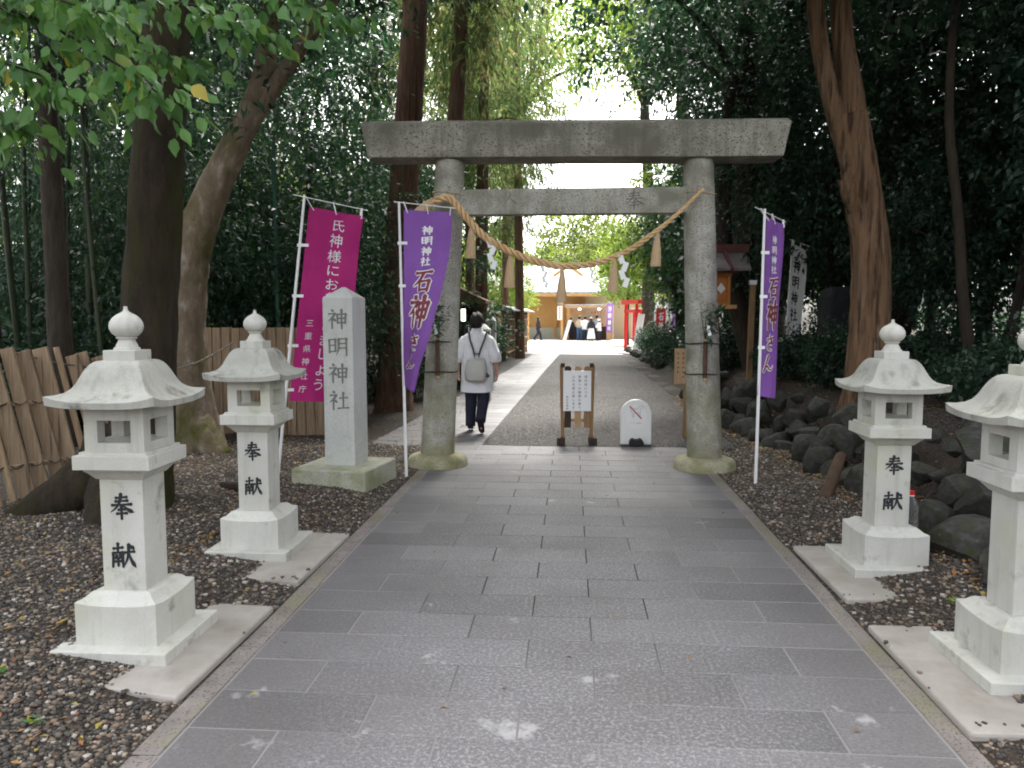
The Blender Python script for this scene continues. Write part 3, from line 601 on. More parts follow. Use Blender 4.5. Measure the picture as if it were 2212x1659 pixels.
# ================================================================== BAMBOO VASES ON THE PILLARS
def vase(px_,zb,label,seed):
    v=thing('bamboo_vase',label,'flower holder',(px_,8.1-.172,zb),0,'bamboo vases tied to the pillars')
    q=MB(); q.tube([(0,-.026,.0),(0,-.026,.37)],.022,14); q.build('tube',m_brownbam,v,smooth=True)
    q=MB(); q.tube([(0,-.026,-.025),(0,-.026,.0)],.020,12); q.tube([(0,-.026,.37),(0,-.026,.39)],.0215,12); q.build('cut_end',m_cutbam,v)
    for z in (.035,.345):
        q=MB(); pr=.172
        q.tube([(pr*1.02*math.sin(a),pr-(pr*1.02+.05*max(0,math.cos(a))**14)*math.cos(a),z+(.006*math.cos(a*3))) for a in np.linspace(0,2*PI,40)],.006,8); q.build('lashing',m_rope,v,smooth=True)
    r=np.random.default_rng(seed); n=46; h=r.random(n)
    P=np.stack([.10*(r.random(n)-.35)*(.4+1.2*h)+.05*h,-.06-.10*r.random(n),.40+.30*h],1); A=np.stack([r.normal(size=n)+.3,r.normal(size=n)*.7-.4,r.normal(size=n)*.5+.15],1)
    link('sprig',leafmesh('sprig',P,A,.06+.045*r.random(n),.48,seed,.8,r.random(n)*.6,1),m_lnear2,v)
    q=MB()
    for k in range(4): q.tube([(0,-.03,.36),(.02*(k-1.5),-.06,.5),(.05*(k-1.2),-.09,.66-.03*k)],.004,5)
    q.build('stem',m_darkb,v)
    q=MB(); q.box((.0,-.17,.50),(.03,.003,.05),rz=.3,ry=.2); q.box((.01,-.172,.455),(.032,.003,.055),rz=-.2,ry=-.25); q.build('paper_strip',m_paper,v)
vase(-1.36,.965,'bamboo tube vase with leafy sprig lashed to the left stone pillar',11)
vase(1.345,.955,'bamboo tube vase with leafy sprig lashed to the right stone pillar',12)

# ================================================================== STONE PILLAR WITH THE SHRINE'S NAME
t=thing('name_pillar','square grey stone pillar carved 神明神社 on a mossy block left of the gate','stone pillar',(-2.1,7.08,0),R(-9))
MB().box((0,0,.075),(.72,.74,.25)).build('base',m_monbase,t,bevel=.015)
sh=MB().loft([sqring(.150,.195,(0,.03)),sqring(.150,.21,(0,.03)),sqring(.146,1.74,(0,.03)),sqring(.02,1.835,(0,.03)),sqring(.002,1.84,(0,.03))]).build('shaft',m_monu,t,bevel=.006)
for ch,z in (('神',1.545),('明',1.292),('神',1.05),('社',.80)):
    q=MB(); brush(q,ch,lambda x,y,o:((x-.5)*.205,-.1215-o+ (z-.2)*.0026,z+(.5-y)*.185),wd=10.5,off=.0005)
    q.build('inscription',m_carve,sh)

# ================================================================== BANNERS
def banner(name,label,base,top,Lk,Rk,m_cloth,texts,bar,clips,waves,group=None,rusty=True):
    t=thing(name,label,'banner',base,0,group); B=Vector(base)
    loc=lambda p:tuple(Vector(p)-B)
    q=MB(); q.tube([loc(base),loc(Vector(base).lerp(Vector(top),.5)),loc(top)],[.0155,.0145,.012],12); q.build('pole',m_pole,t,smooth=True)
    q=MB(); q.tube([loc(bar[0]),loc(bar[1])],.005,6); q.build('crossbar',m_pole,t)
    vk=np.linspace(0,1,len(Lk)); LA=np.array(Lk,float); RA=np.array(Rk,float)
    def edge(A,v):
        pp=np.array([np.interp(v,vk,A[:,i]) for i in range(3)]); return pp
    Ls=np.array(smooth_path(Lk,60)); Rs=np.array(smooth_path(Rk,60)); vv=np.linspace(0,1,60)
    def P(u,v,o=0):
        a=np.array([np.interp(v,vv,Ls[:,i]) for i in range(3)]); b=np.array([np.interp(v,vv,Rs[:,i]) for i in range(3)])
        d=b-a; n=np.cross(d,np.array([0,0,-1.])); n=n/(np.linalg.norm(n)+1e-9)
        if n[1]>0: n=-n
        wv=sum(am*math.sin(2*PI*(fu*u+fv*v)+p)*u*(1-.3*u) for am,fu,fv,p in waves)
        return tuple(a+d*u+n*(wv+o)-np.array(B))
    nu,nv=20,64; V=[P(i/nu,j/nv) for j in range(nv+1) for i in range(nu+1)]
    F=[(j*(nu+1)+i,j*(nu+1)+i+1,(j+1)*(nu+1)+i+1,(j+1)*(nu+1)+i) for j in range(nv) for i in range(nu)]
    cl=MB().add(V,F).build('cloth',m_cloth,t,smooth='all')
    for kind,ch,(u0,u1),(v0,v1),m,fat,wd,off in texts:
        q=MB(); f=lambda x,y,o:P(u0+(u1-u0)*x,v0+(v1-v0)*y,o)
        if kind=='b': brush(q,ch,f,wd,fat,off,.0002)
        else: typeset(q,ch,f,off)
        q.build('lettering',m,cl)
    for v in clips:
        q=MB()
        a=Vector(P(-.0,v)); pz=a.z; pt=(Vector(loc(base)).lerp(Vector(loc(top)),(pz)/(Vector(loc(top)).z)))
        q.bar(a+Vector((.035,-.006,0)),pt+Vector((-.022,-.012,.0)),.004,.028); q.build('loop',m_white,t)
    for u in (.08,.5,.95):
        a=Vector(P(u,0)); bpt=Vector(loc(bar[0])).lerp(Vector(loc(bar[1])),.09+.87*u); q=MB(); q.bar(a-Vector((0,.003,.03)),bpt+Vector((0,-.003,.01)),.022,.006); q.build('loop',m_white,t)
    return t
# magenta
tx=[]
for i,ch in enumerate('氏神様にお参りしましょう'):
    v=.055+.073*i; tx.append(('g',ch,(.43-.012*i*.3,.69-.012*i*.3),(v,v+.066),m_txt,0,0,.006))
for i,ch in enumerate('三重県神社庁'):
    v=.565+.066*i; tx.append(('g',ch,(.15,.30),(v,v+.04),m_txt,0,0,.006))
banner('tall_banner','leaning magenta banner with white lettering behind the carved stone pillar',(-2.815,7.22,0),(-2.50,7.26,2.70),
 [(-2.46,7.27,2.60),(-2.52,7.27,2.14),(-2.58,7.27,1.67),(-2.645,7.28,1.2),(-2.70,7.28,.76)],
 [(-2.055,7.66,2.555),(-2.10,7.6,2.1),(-2.14,7.58,1.65),(-2.2,7.52,1.2),(-2.27,7.5,.72)],m_magenta,tx,((-2.585,7.19,2.70),(-2.02,7.72,2.62)),(.2,.45,.70,.92),((.02,1.2,.8,0),(.010,2.3,2,1),(.006,.6,5,2)),'shrine banners')
# purple: 神明神社 small, 石神さん large outlined
def purple_tx():
    o=[]
    for i,ch in enumerate('神明神社'):
        v=.115+.058*i; o.append(('b',ch,(.37+.0*i,.62),(v,v+.05),m_txt,1.2,13,.005))
    big=[('石',.355,.12,(.24,.76)),('神',.487,.155,(.18,.82)),('さ',.665,.09,(.26,.74)),('ん',.772,.085,(.18,.72))]
    for ch,v,h,u in big:
        o.append(('b',ch,u,(v,v+h),m_txt,5,15,.004)); o.append(('b',ch,u,(v,v+h),m_brown,0,15 if h>.1 else 12,.0075))
    return o
PG='shrine banners'
banner('tall_banner','purple banner on a rusty white pole in front of the left stone pillar',(-1.60,7.44,0),(-1.641,7.44,2.655),
 [(-1.592,7.43,2.585),(-1.598,7.43,2.2),(-1.602,7.43,1.75),(-1.615,7.43,1.25),(-1.60,7.42,.9)],
 [(-1.135,7.48,2.56),(-1.155,7.42,2.2),(-1.235,7.25,1.75),(-1.355,7.12,1.25),(-1.45,7.05,.87)],m_purple,purple_tx(),((-1.69,7.43,2.66),(-1.10,7.49,2.60)),(.21,.44),((.024,1.6,.3,.5),(.010,3.1,.6,2),(.008,.8,4,1)),PG)
banner('tall_banner','purple banner turned edgeways on a white pole right of the gate',(1.731,7.31,0),(1.749,7.31,2.54),
 [(1.77,7.32,2.47),(1.765,7.32,2.1),(1.755,7.31,1.7),(1.745,7.31,1.25),(1.72,7.29,.84)],
 [(2.02,7.68,2.44),(2.0,7.64,2.1),(1.99,7.62,1.7),(1.97,7.6,1.25),(1.93,7.45,.80)],m_purple,purple_tx(),((1.64,7.20,2.54),(2.04,7.71,2.47)),(.22,.47,.73),((.012,1.3,.4,.5),(.01,.6,1.6,2)),PG)
wt=[]
for i,ch in enumerate('神明神社'):
    wt.append(('b',ch,(.12,.62),(.14+.13*i,.25+.13*i),m_ink,1,12,.006))
banner('tall_banner','white banner with black lettering behind the right purple banner',(3.42,12.8,.45),(3.506,12.8,2.80),
 [(3.52,12.81,2.74),(3.50,12.81,2.3),(3.485,12.81,1.8),(3.47,12.81,1.3),(3.455,12.81,.98)],
 [(3.70,12.66,2.60),(3.69,12.65,2.2),(3.65,12.65,1.75),(3.64,12.6,1.3),(3.58,12.65,.98)],m_wcloth,wt,((3.45,12.75,2.80),(3.73,12.63,2.67)),(.25,.6),((.03,1.1,1.6,.5),(.015,2,3,2)),PG)

# ================================================================== NOTICE BOARD AND DOG SIGN
t=thing('notice_board','wooden notice board with white paper of vertical lettering standing on the gravel','sign board',(.085,9.63,0),R(1))
for s in(-1,1):
    q=MB(); q.box((s*.185,.0,.50),(.045,.05,.97),ry=s*R(1.2)); q.build('post',m_wood,t,bevel=.004)
    MB().box((s*.195,-.0,.045),(.10,.30,.085)).build('foot',m_woodd,t,bevel=.006)
    MB().box((s*.178,.0,.975),(.05,.055,.05)).build('post_cap',m_woodd,t)
for x,m in((-.115,m_woodd),(.01,m_woodt),(.125,m_wood)):
    q=MB(); wv=.082; q.add([(x-wv/2,-.03,.2),(x+wv/2,-.03,.2),(x+wv/2,-.03,.945),(x+wv*.25,-.03,.965),(x-wv*.25,-.03,.965),(x-wv/2,-.03,.945)]+[(x-wv/2,-.012,.2),(x+wv/2,-.012,.2),(x+wv/2,-.012,.945),(x+wv*.25,-.012,.965),(x-wv*.25,-.012,.965),(x-wv/2,-.012,.945)],[(0,1,2,3,4,5),(11,10,9,8,7,6)]+[(i,6+i,6+(i+1)%6,(i+1)%6) for i in range(6)])
    q.build('slat',m,t)
MB().box((0,.002,.29),(.36,.024,.045)).build('rail',m_woodt,t); MB().box((0,.002,.86),(.36,.024,.045)).build('rail',m_woodt,t)
pn=MB().box((.0,-.045,.66),(.345,.024,.50)).build('panel',m_white,t,bevel=.006)
q=MB()
for c,(line,x) in enumerate((('境内地につき',.105),('参道への諸車の乗り',.03),('入れを禁止致します',-.045),)):
    for i,ch in enumerate(line): typeset(q,ch,lambda a,b,o:(x+(a-.5)*.038,-.0575-o,.855-.0475*i-b*.038),.0008)
for i,ch in enumerate('神社社務所'): typeset(q,ch,lambda a,b,o:(-.122+(a-.5)*.028,-.0575-o,.60-.036*i-b*.03),.0008)
q.build('lettering',m_ink,pn)

t=thing('dog_sign','white round topped plastic sign banning dogs with a black foot','sign',(.805,9.56,0),R(2))
def arch(w,h,r,y,n=20): return [(-w,y,.01),(w,y,.01)]+[(w*math.cos(a),y,h-w+w*math.sin(a)) for a in np.linspace(0,PI,n)]
q=MB(); A0=arch(.19,.565,.19,-.03); A1=arch(.19,.565,.19,.03); n=len(A0)
q.add(A0+A1,[tuple(range(n)),tuple(range(2*n-1,n-1,-1))]+[(i,n+i,n+(i+1)%n,(i+1)%n) for i in range(n)]); pn=q.build('panel',m_plastic,t,bevel=.012)
q=MB(); q.add([(.125*math.cos(a),-.0315,.355+.15*math.sin(a)) for a in np.linspace(0,2*PI,32,endpoint=False)],[tuple(range(32))]); q.build('paper_disc',m_paper,pn)
dog=[(-.075,.47),(-.06,.455),(-.02,.45),(.02,.45),(.03,.475),(.045,.488),(.075,.485),(.088,.47),(.07,.458),(.05,.452),(.05,.42),(.045,.345),(.035,.345),(.03,.405),(-.025,.41),(-.03,.345),(-.042,.345),(-.05,.40),(-.065,.42),(-.075,.47)]
q=MB(); q.tube([(x,-.034,z) for x,z in dog],.0022,5); q.build('dog_drawing',flat('grey_blue_print',(.33,.34,.45),.8),pn)
q=MB(); q.bar((-.08,-.0365,.485),(.065,-.0365,.33),.004,.012); q.build('red_slash',flat('red_print',(.5,.05,.07),.8),pn)
q=MB()
for i,ch in enumerate('ペット入場禁止'): typeset(q,ch,lambda a,b,o:(-.08+.0225*i+a*.021,-.0322-o,.285-b*.022),.0008)
q.build('lettering',flat('grey_print',(.3,.3,.38),.8),pn)
q=MB(); ft=[(-.085,0),(.085,0),(.092,.05),(.07,.088),(.045,.098),(.015,.085),(-.02,.085),(-.045,.1),(-.07,.09),(-.09,.05)]
n=len(ft); q.add([(x,-.11,z*.9) for x,z in ft]+[(x*.95,.02,z) for x,z in ft],[tuple(range(n)),tuple(range(2*n-1,n-1,-1))]+[(i,n+i,n+(i+1)%n,(i+1)%n) for i in range(n)]); q.build('foot',m_black,t,bevel=.008)

t=thing('wooden_placard','small brown wooden placard on a post partly hidden behind the right pillar','sign',(1.50,10.25,0))
MB().box((0,.02,.5),(.05,.05,1.0)).build('post',m_wood,t); pb=MB().box((.0,-.02,.93),(.30,.03,.46)).build('board',m_woodt,t,bevel=.004)
q=MB()
for c in range(4):
    for i in range(6-c%2): q.box((.09-.065*c,-.0358,1.10-.06*i),(.026,.001,.008),ry=.2*(-1)**i); q.box((.088-.065*c,-.0362,1.095-.06*i),(.007,.001,.03),ry=.1*(c-1))
q.build('lettering',m_woodd,pb)

# ================================================================== BOULDERS ON THE RIGHT BANK, BOTTLE, TIMBER
def rock_mesh(seed):
    bm=bmesh.new(); bmesh.ops.create_icosphere(bm,subdivisions=3,radius=1); r=random.Random(seed)
    pl=[(Vector((r.gauss(0,1),r.gauss(0,1),r.gauss(0,1))).normalized(),r.uniform(.5,.82)) for _ in range(16)]
    ph=[r.uniform(0,6) for _ in range(6)]
    for v in bm.verts:
        c=v.co
        for n,d in pl:
            k=c.dot(n)-d
            if k>0: c-=n*k*.85
        c*=1+.05*math.sin(c.x*4+ph[0])*math.sin(c.y*5+ph[1])+.03*math.sin(c.z*9+ph[2])*math.sin(c.x*8+ph[3]); v.co=c
    me=bpy.data.meshes.new('boulder'); bm.to_mesh(me); bm.free(); me.materials.append(m_rock)
    me.polygons.foreach_set('use_smooth',[True]*len(me.polygons)); me.set_sharp_from_angle(angle=.35); return me
RM=[rock_mesh(k) for k in range(6)]
rr=random.Random(5)
def boulder(x,y,z,sx,sy,sz,label,group=None,k=None):
    o=bpy.data.objects.new('boulder',RM[rr.randrange(6) if k is None else k]); COL.objects.link(o)
    o.location=(x,y,z); o.scale=(sx,sy,sz); o.rotation_euler=(rr.uniform(-.3,.3),rr.uniform(-.3,.3),rr.uniform(0,6.28)); return tag(o,label,'boulder',group)
y=2.9; row=0
while y<15.5:
    s=rr.uniform(.11,.24) if y<9 else rr.uniform(.14,.28)
    zone='beside the right lanterns' if y<6 else ('between the right lantern and the gate' if y<9 else 'behind the right gate pillar')
    for lv,hh in ((0,.10),(1,.33),(2,.55)):
        if lv==2 and rr.random()<.65: continue
        if lv==1 and rr.random()<.2: continue
        k=.85 if lv else 1
        boulder(float(xr(y))+.05+.20*lv+rr.uniform(-.06,.06),y+rr.uniform(-.1,.1)+.1*lv,hh+rr.uniform(-.06,.05)-(.05 if y>9 else 0),s*rr.uniform(.85,1.3)*k,s*rr.uniform(.8,1.25)*k,s*rr.uniform(.7,1.15)*k,
          ('low','middle','upper')[lv]+' row dark boulder of the bank '+zone,'boulders edging the right bank')
    y+=s*1.75
boulder(2.95,5.55,.62,.36,.3,.24,'large pale rounded boulder on the right bank between the two right lanterns',k=2)
boulder(-2.55,4.15,.07,.13,.11,.08,'round brownish stone lying on gravel behind the nearest left lantern','stones on the left gravel',1)
boulder(-2.42,3.86,.05,.12,.08,.03,'flat grey stone sunk in gravel behind the nearest left lantern','stones on the left gravel',4)
boulder(-2.92,4.75,.09,.11,.07,.06,'small reddish stone at the foot of the mossy tree','stones on the left gravel',5)
q=MB(); q.tube([(2.10,6.5,.05),(2.22,6.68,.2),(2.36,6.9,.36)],[.05,.052,.045],10,.15); tag(q.build('timber_log',mat('wet_log',(.045,.028,.018),(.085,.052,.03),6,.8,.5,30,stretch=(1,1,1)),smooth=True),'short brown log leaning against the boulders behind the right lantern','log')
q=MB(); q.tube([(-3.05,6.55,.09),(-2.88,6.42,.10),(-2.68,6.36,.09)],[.03,.042,.035],9,.15); tag(q.build('timber_log',m_darkb,smooth=True),'short dark rotten log on the gravel right of the mossy tree','log')
t=thing('plastic_bottle','empty clear plastic bottle with a red cap behind the right lantern','bottle',(2.205,5.13,.085))
gm,gt,GN,GL,GB=new_mat('clear_plastic'); GB.inputs['Base Color'].default_value=(.85,.9,.9,1); GB.inputs['Roughness'].default_value=.05; GB.inputs['Transmission Weight'].default_value=.92; GB.inputs['IOR'].default_value=1.15
MB().lathe([(.02,0),(.044,.004),(.046,.02),(.044,.05),(.046,.06),(.044,.07),(.046,.09),(.044,.11),(.046,.13),(.046,.2),(.042,.215),(.046,.23),(.045,.25),(.035,.285),(.018,.315),(.0145,.325),(.0145,.34)],n=24).build('bottle_body',gm,t,smooth='all')
MB().lathe([(.0175,.33),(.018,.335),(.0175,.358),(.003,.36)],n=20).build('cap',m_red,t,smooth=True); MB().lathe([(.0178,.322),(.0182,.3295),(.01,.33)],n=20).build('collar_ring',m_white,t)

# ================================================================== FENCES, POSTS, ROPES
t=thing('bamboo_fence','leaning weathered fence of split timber slats behind the nearest left lantern','fence',(-4.4,5.9,0))
rq=random.Random(9)
pa=Vector((-4.9,4.9,0)); pb=Vector((-3.95,6.75,0)); nS=17
for i in range(nS):
    u=i/(nS-1); p=pa.lerp(pb,u)-Vector((-4.4,5.9,0)); h=1.56-.30*u+rq.uniform(-.03,.04)+(.08 if i==6 else 0)
    d=Vector((-.30-.05*rq.random(),.0,h)); q=MB(); a=p+Vector((rq.uniform(-.01,.01),rq.uniform(-.01,.01),-.05))
    if i%5==3: q.tube([a,a+d],[.028,.024],10)
    else: q.bar(a,a+d,.024,rq.uniform(.115,.15))
    q.build('slat',m_board if i%5!=3 else m_oldbam,t,bevel=0 if i%5==3 else .004)
q=MB()
for z in (.35,.85):
    a=pa-Vector((-4.4,5.9,0))+Vector((-.30*z/1.3-.03,0,z)); b=pb-Vector((-4.4,5.9,0))+Vector((-.30*z/1.3-.03,0,z)); q.tube([a,b],.02,8)
q.build('rail',m_oldbam,t)
q=MB()
for z in (.36,.86):
    a=pa-Vector((-4.4,5.9,0)); b=pb-Vector((-4.4,5.9,0))
    for k in range(14):
        p=a.lerp(b,(k+.5)/14)+Vector((-.30*z/1.3+.03,-.015,z)); q.tube([p+Vector((.02*math.cos(w_)*2.2,.05*math.sin(w_),.012*math.sin(2*w_))) for w_ in np.linspace(0,6.28,9)],.004,5)
q.build('cord',m_rope,t)
t=thing('board_fence','tall plain board fence standing behind the second left lantern','fence',(-3.8,10.0,0))
for i in range(17):
    q=MB(); q.box((-1.0+.125*i,rq.uniform(-.006,.006),.70),(.115,.025,1.46+rq.uniform(-.01,.01))); q.build('board',m_board,t,bevel=.003)
q=MB(); q.box((0,.035,.35),(2.15,.04,.07)); q.box((0,.035,1.1),(2.15,.04,.07)); q.build('rail',m_board,t)
tag(MB().tube(smooth_path([(-4.75,5.95,1.34),(-4.3,6.6,1.12),(-3.9,7.5,1.06),(-3.72,8.35,1.28)],20),.008,6).build('tie_rope',mat('grey_rope',(.12,.11,.09),(.2,.18,.15),30,.9,0)),'thin grey rope strung from the slat fence to the forked tree','rope')
t=thing('lattice_fence','roofed bamboo lattice fence along the left of the far path','fence',(-2.2,32.5,0))
a=Vector((-2.42,28.3,0))-Vector((-2.2,32.5,0)); b=Vector((-2.1,36.6,0))-Vector((-2.2,32.5,0))
for u in (0,.33,.67,1): MB().bar(a.lerp(b,u),a.lerp(b,u)+Vector((0,0,1.85)),.16,.16).build('post',m_darkb if u else m_barkp,t)
q=MB()
for k in range(22):
    p=a.lerp(b,(k+.5)/22); q.tube([p+Vector((.04,0,.05)),p+Vector((.04,0,1.75))],.045,8)
q.build('bamboo_panel',m_board,t)
q=MB()
for z in (.3,.72,1.14,1.52): q.tube([a+Vector((.12,0,z)),b+Vector((.12,0,z))],.028,8)
q.build('bamboo_rail',m_oldbam,t)
q=MB(); v=Vector((.38,0,-.14)); e=(b-a).normalized()*.5
q.add([a-e+Vector((0,0,2.02)),b+e+Vector((0,0,2.02)),b+e+Vector((0,0,2.02))+v,a-e+Vector((0,0,2.02))+v,a-e+Vector((0,0,2.02))-Vector((.38,0,.14)),b+e+Vector((0,0,2.02))-Vector((.38,0,.14)),
 a-e+Vector((0,0,1.97)),b+e+Vector((0,0,1.97)),b+e+Vector((0,0,1.97))+v,a-e+Vector((0,0,1.97))+v,a-e+Vector((0,0,1.97))-Vector((.38,0,.14)),b+e+Vector((0,0,1.97))-Vector((.38,0,.14))],
 [(0,1,2,3),(1,0,4,5),(6,9,8,7),(7,11,10,6),(3,2,8,9),(5,4,10,11),(0,3,9,6),(4,0,6,10),(2,1,7,8),(1,5,11,7)]); q.build('roof',m_tile,t)
for x,y,h,lb in ((-1.62,14.5,1.35,'pale square stone post beside the left pillar behind the walking person'),(-1.95,19,1.5,'grey stone post right behind the head of the walking person')):
    o=MB().loft([sqring(.13,-.05),sqring(.125,h),sqring(.02,h+.1)]).build('stone_post',m_monu,bevel=.01); o.location=(x,y,0); tag(o,lb,'stone post')
t=thing('garden_lamp','slim dark garden lamp with a white glowing head left of the walking person','lamp',(-2.28,16.5,0))
MB().tube([(0,0,0),(0,0,1.5)],.03,10).build('pole',m_black,t); MB().tube([(0,0,1.5),(0,0,1.75)],.045,12).build('lamp_head',flat('lamp_glow',(1,.97,.88),.5,emit=1.2),t); MB().tube([(0,0,1.75),(0,0,1.79)],.06,12).build('lamp_cap',m_black,t)
t=thing('roofed_shelter','small brown roofed shelter among the shrubs behind the left pillar','shelter',(-3.15,20,0))
for s in(-1,1): MB().box((s*.7,0,1.1),(.1,.1,2.2)).build('post',m_darkb,t)
MB().add([(-1.1,-.8,2.15),(1.05,-.8,2.0),(1.05,.8,2.0),(-1.1,.8,2.15),(-.3,-.8,2.62),(-.3,.8,2.62),(-1.1,-.8,2.08),(1.05,-.8,1.93),(1.05,.8,1.93),(-1.1,.8,2.08)],[(0,4,5,3),(4,1,2,5),(6,9,8,7),(0,6,7,1,4),(3,5,2,8,9),(0,3,9,6),(1,7,8,2)]).build('roof',mat('bark_roof',(.14,.075,.045),(.22,.13,.08),5,.9,.4,30),t)
MB().box((0,.6,1.0),(1.4,.05,1.8)).build('back_wall',m_darkb,t)
# small lantern house on a post, right
t=thing('wooden_lantern_house','small orange wooden lantern house with a faded red roof behind the right pillar','lantern house',(2.36,13.0,.1))
MB().box((0,0,.78),(.11,.11,1.6)).build('post',m_dred,t); MB().box((.05,0,1.64),(.50,.42,.06)).build('shelf',m_hinoki,t)
MB().box((0,0,1.70),(.40,.36,.06)).build('sill',m_orange,t); MB().box((0,0,2.16),(.44,.38,.06)).build('lintel',m_orange,t)
for sx in(-1,1):
    for sy in(-1,1): MB().box((sx*.175,sy*.155,1.93),(.05,.05,.40)).build('corner_post',m_orange,t)
MB().box((0,0,1.93),(.30,.26,.39)).build('paper_pane',m_orange,t)
q=MB(); q.add([(-.01,-.1315,1.93),(.06,-.1315,1.85),(.13,-.1315,1.93),(.06,-.1315,2.03)],[(0,1,2,3)]); q.build('window',m_paper,t)
q=MB(); 
for s in(-1,1): q.add([(-.42,0,2.55),(.44,0,2.55),(.46,s*.46,2.24),(-.44,s*.46,2.24),(-.42,0,2.50),(.44,0,2.50),(.46,s*.46,2.20),(-.44,s*.46,2.20)],[(0,1,2,3),(4,7,6,5),(3,2,6,7),(0,3,7,4),(1,5,6,2)])
q.build('roof',m_dred2,t); MB().box((.01,0,2.58),(.98,.13,.13)).build('ridge',m_dred,t); MB().bar((.10,-.04,2.58),(.16,-.48,2.22),.05,.05).build('roof_batten',m_dred,t)
t=thing('wooden_stake','orange wooden stake with a white top leaning left of the right purple banner','post',(2.83,12.6,.25))
MB().bar((0,0,0),(.03,0,1.83),.08,.08).build('stake',m_wood,t); MB().bar((.03,0,1.83),(.032,0,1.9),.1,.1).build('stake_cap',m_white,t)
t=thing('white_bucket','white upturned plastic bucket on the bank behind the right purple banner','bucket',(3.05,12.2,.40))
MB().lathe([(.13,0),(.15,.02),(.14,.12),(.115,.17),(.08,.19),(.01,.195)],n=24).build('bucket_body',m_plastic,t,smooth=True); MB().lathe([(.15,0),(.165,.004),(.165,.025),(.15,.03)],n=24).build('rim',m_plastic,t)
o=MB().tube([(0,0,0),(0,0,4.1)],.028,10).build('green_pole',flat('green_paint',(.03,.10,.07),.5)); o.location=(-4.3,11.2,0); tag(o,'thin dark green metal pole in front of the evergreens on the left','pole')
t=thing('stone_tablet','dark upright stone tablet among the plants left of the right lantern','stone tablet',(3.9,11.5,.5)); MB().loft([sqring(.3,0),sqring(.29,1.35),sqring(.22,1.5)]).build('tablet',mat('dark_stone',(.014,.015,.016),(.025,.027,.028),4,.85,.2,60),t,bevel=.03)

# ================================================================== TREES
def up_tree(label,cat,trunk_fn,bark,crown,leafm,loc,group=None,name='tree'):
    t=thing(name,label,cat,loc,0,group); q=MB(); trunk_fn(q); q.build('trunk',bark,t,smooth='all')
    if crown is not None: link('crown',crown,leafm,t)
    return t
# mossy near tree (left)
def tk(q):
    limb(q,[(0,0,-.15),(.03,0,.25),(.10,.02,.8),(.18,.05,1.8),(.30,.05,3.0),(.40,.1,4.2),(.5,.2,6.2)],[.34,.27,.225,.20,.185,.155,.10],20,34,.10,3)
    limb(q,[(-.05,-.02,.62),(-.22,-.06,.36),(-.52,-.10,.16),(-.98,-.13,-.06)],[.26,.24,.19,.08],14,14,.12,5)
    limb(q,[(.0,-.05,.45),(.0,-.26,.2),(.03,-.55,-.04)],[.24,.2,.1],12,10,.12,6)
    limb(q,[(.33,.07,3.6),(.9,.3,4.8),(1.6,.5,6.0)],[.09,.07,.03],8,10,.1,8); limb(q,[(.25,.05,3.2),(-.5,.3,4.4),(-1.4,.6,5.4)],[.09,.06,.03],8,10,.1,9)
cr=crown_mesh('crown',[(.4,.3,6.9,3.0,2.6,1.3),(-1.6,.8,6.3,1.9,1.9,1.0),(2.8,.6,7.0,2.7,3.0,1.1),(3.4,4.6,7.6,2.4,3.0,1.0),(.6,-1.2,6.6,2.0,1.6,.9)],19000,.18,.55,21,per=18,spread=.3)  # crown above the view widened across the path to block the sun
up_tree('thick mossy dark trunk with a spreading root directly behind the nearest left lantern','tree',tk,m_bark,cr,m_lev,(-3.40,5.75,0))
# forked pale tree
def tk(q):
    limb(q,[(0,0,-.2),(.02,0,.2),(0,0,.7),(-.03,0,1.3),(.05,0,2.1),(.20,0,2.6),(.36,.02,2.95)],[.48,.40,.31,.275,.27,.20,.10],20,26,.10,13)
    limb(q,[(.04,0,1.9),(.13,0,2.3),(.30,0,2.75),(.55,.05,3.3),(.85,.1,3.9),(1.05,.1,4.5),(1.2,.2,6)],[.16,.225,.20,.165,.14,.11,.07],16,24,.10,14)
    limb(q,[(.0,0,2.2),(-.14,-.03,2.6),(-.17,-.04,2.86)],[.15,.11,.02],10,8,.15,15)
    limb(q,[(.72,.08,3.6),(1.3,.1,4.4),(1.95,.1,5.3),(2.5,.1,6.4)],[.10,.085,.07,.04],12,14,.1,16)
    limb(q,[(.1,-.1,.4),(.35,-.2,.12),(.62,-.28,-.05)],[.22,.19,.11],12,10,.2,17); limb(q,[(-.1,-.1,.4),(-.3,-.25,.1),(-.4,-.4,-.1)],[.2,.15,.08],12,8,.15,18)
cr=crown_mesh('crown',[(1.3,.3,6.6,2.2,2.2,1.4),(2.6,.2,6.3,1.6,1.6,1.0),(-.2,.6,6.0,1.6,1.6,1.1),(1.3,-.5,4.1,1.2,.8,.7),(.5,-.7,4.5,.9,.7,.5)],15000,.11,.36,22,per=18,spread=.22)
up_tree('pale brown forked tree with a stub behind the left lanterns','tree',tk,m_barkp,cr,m_lev,(-4.50,8.75,0))
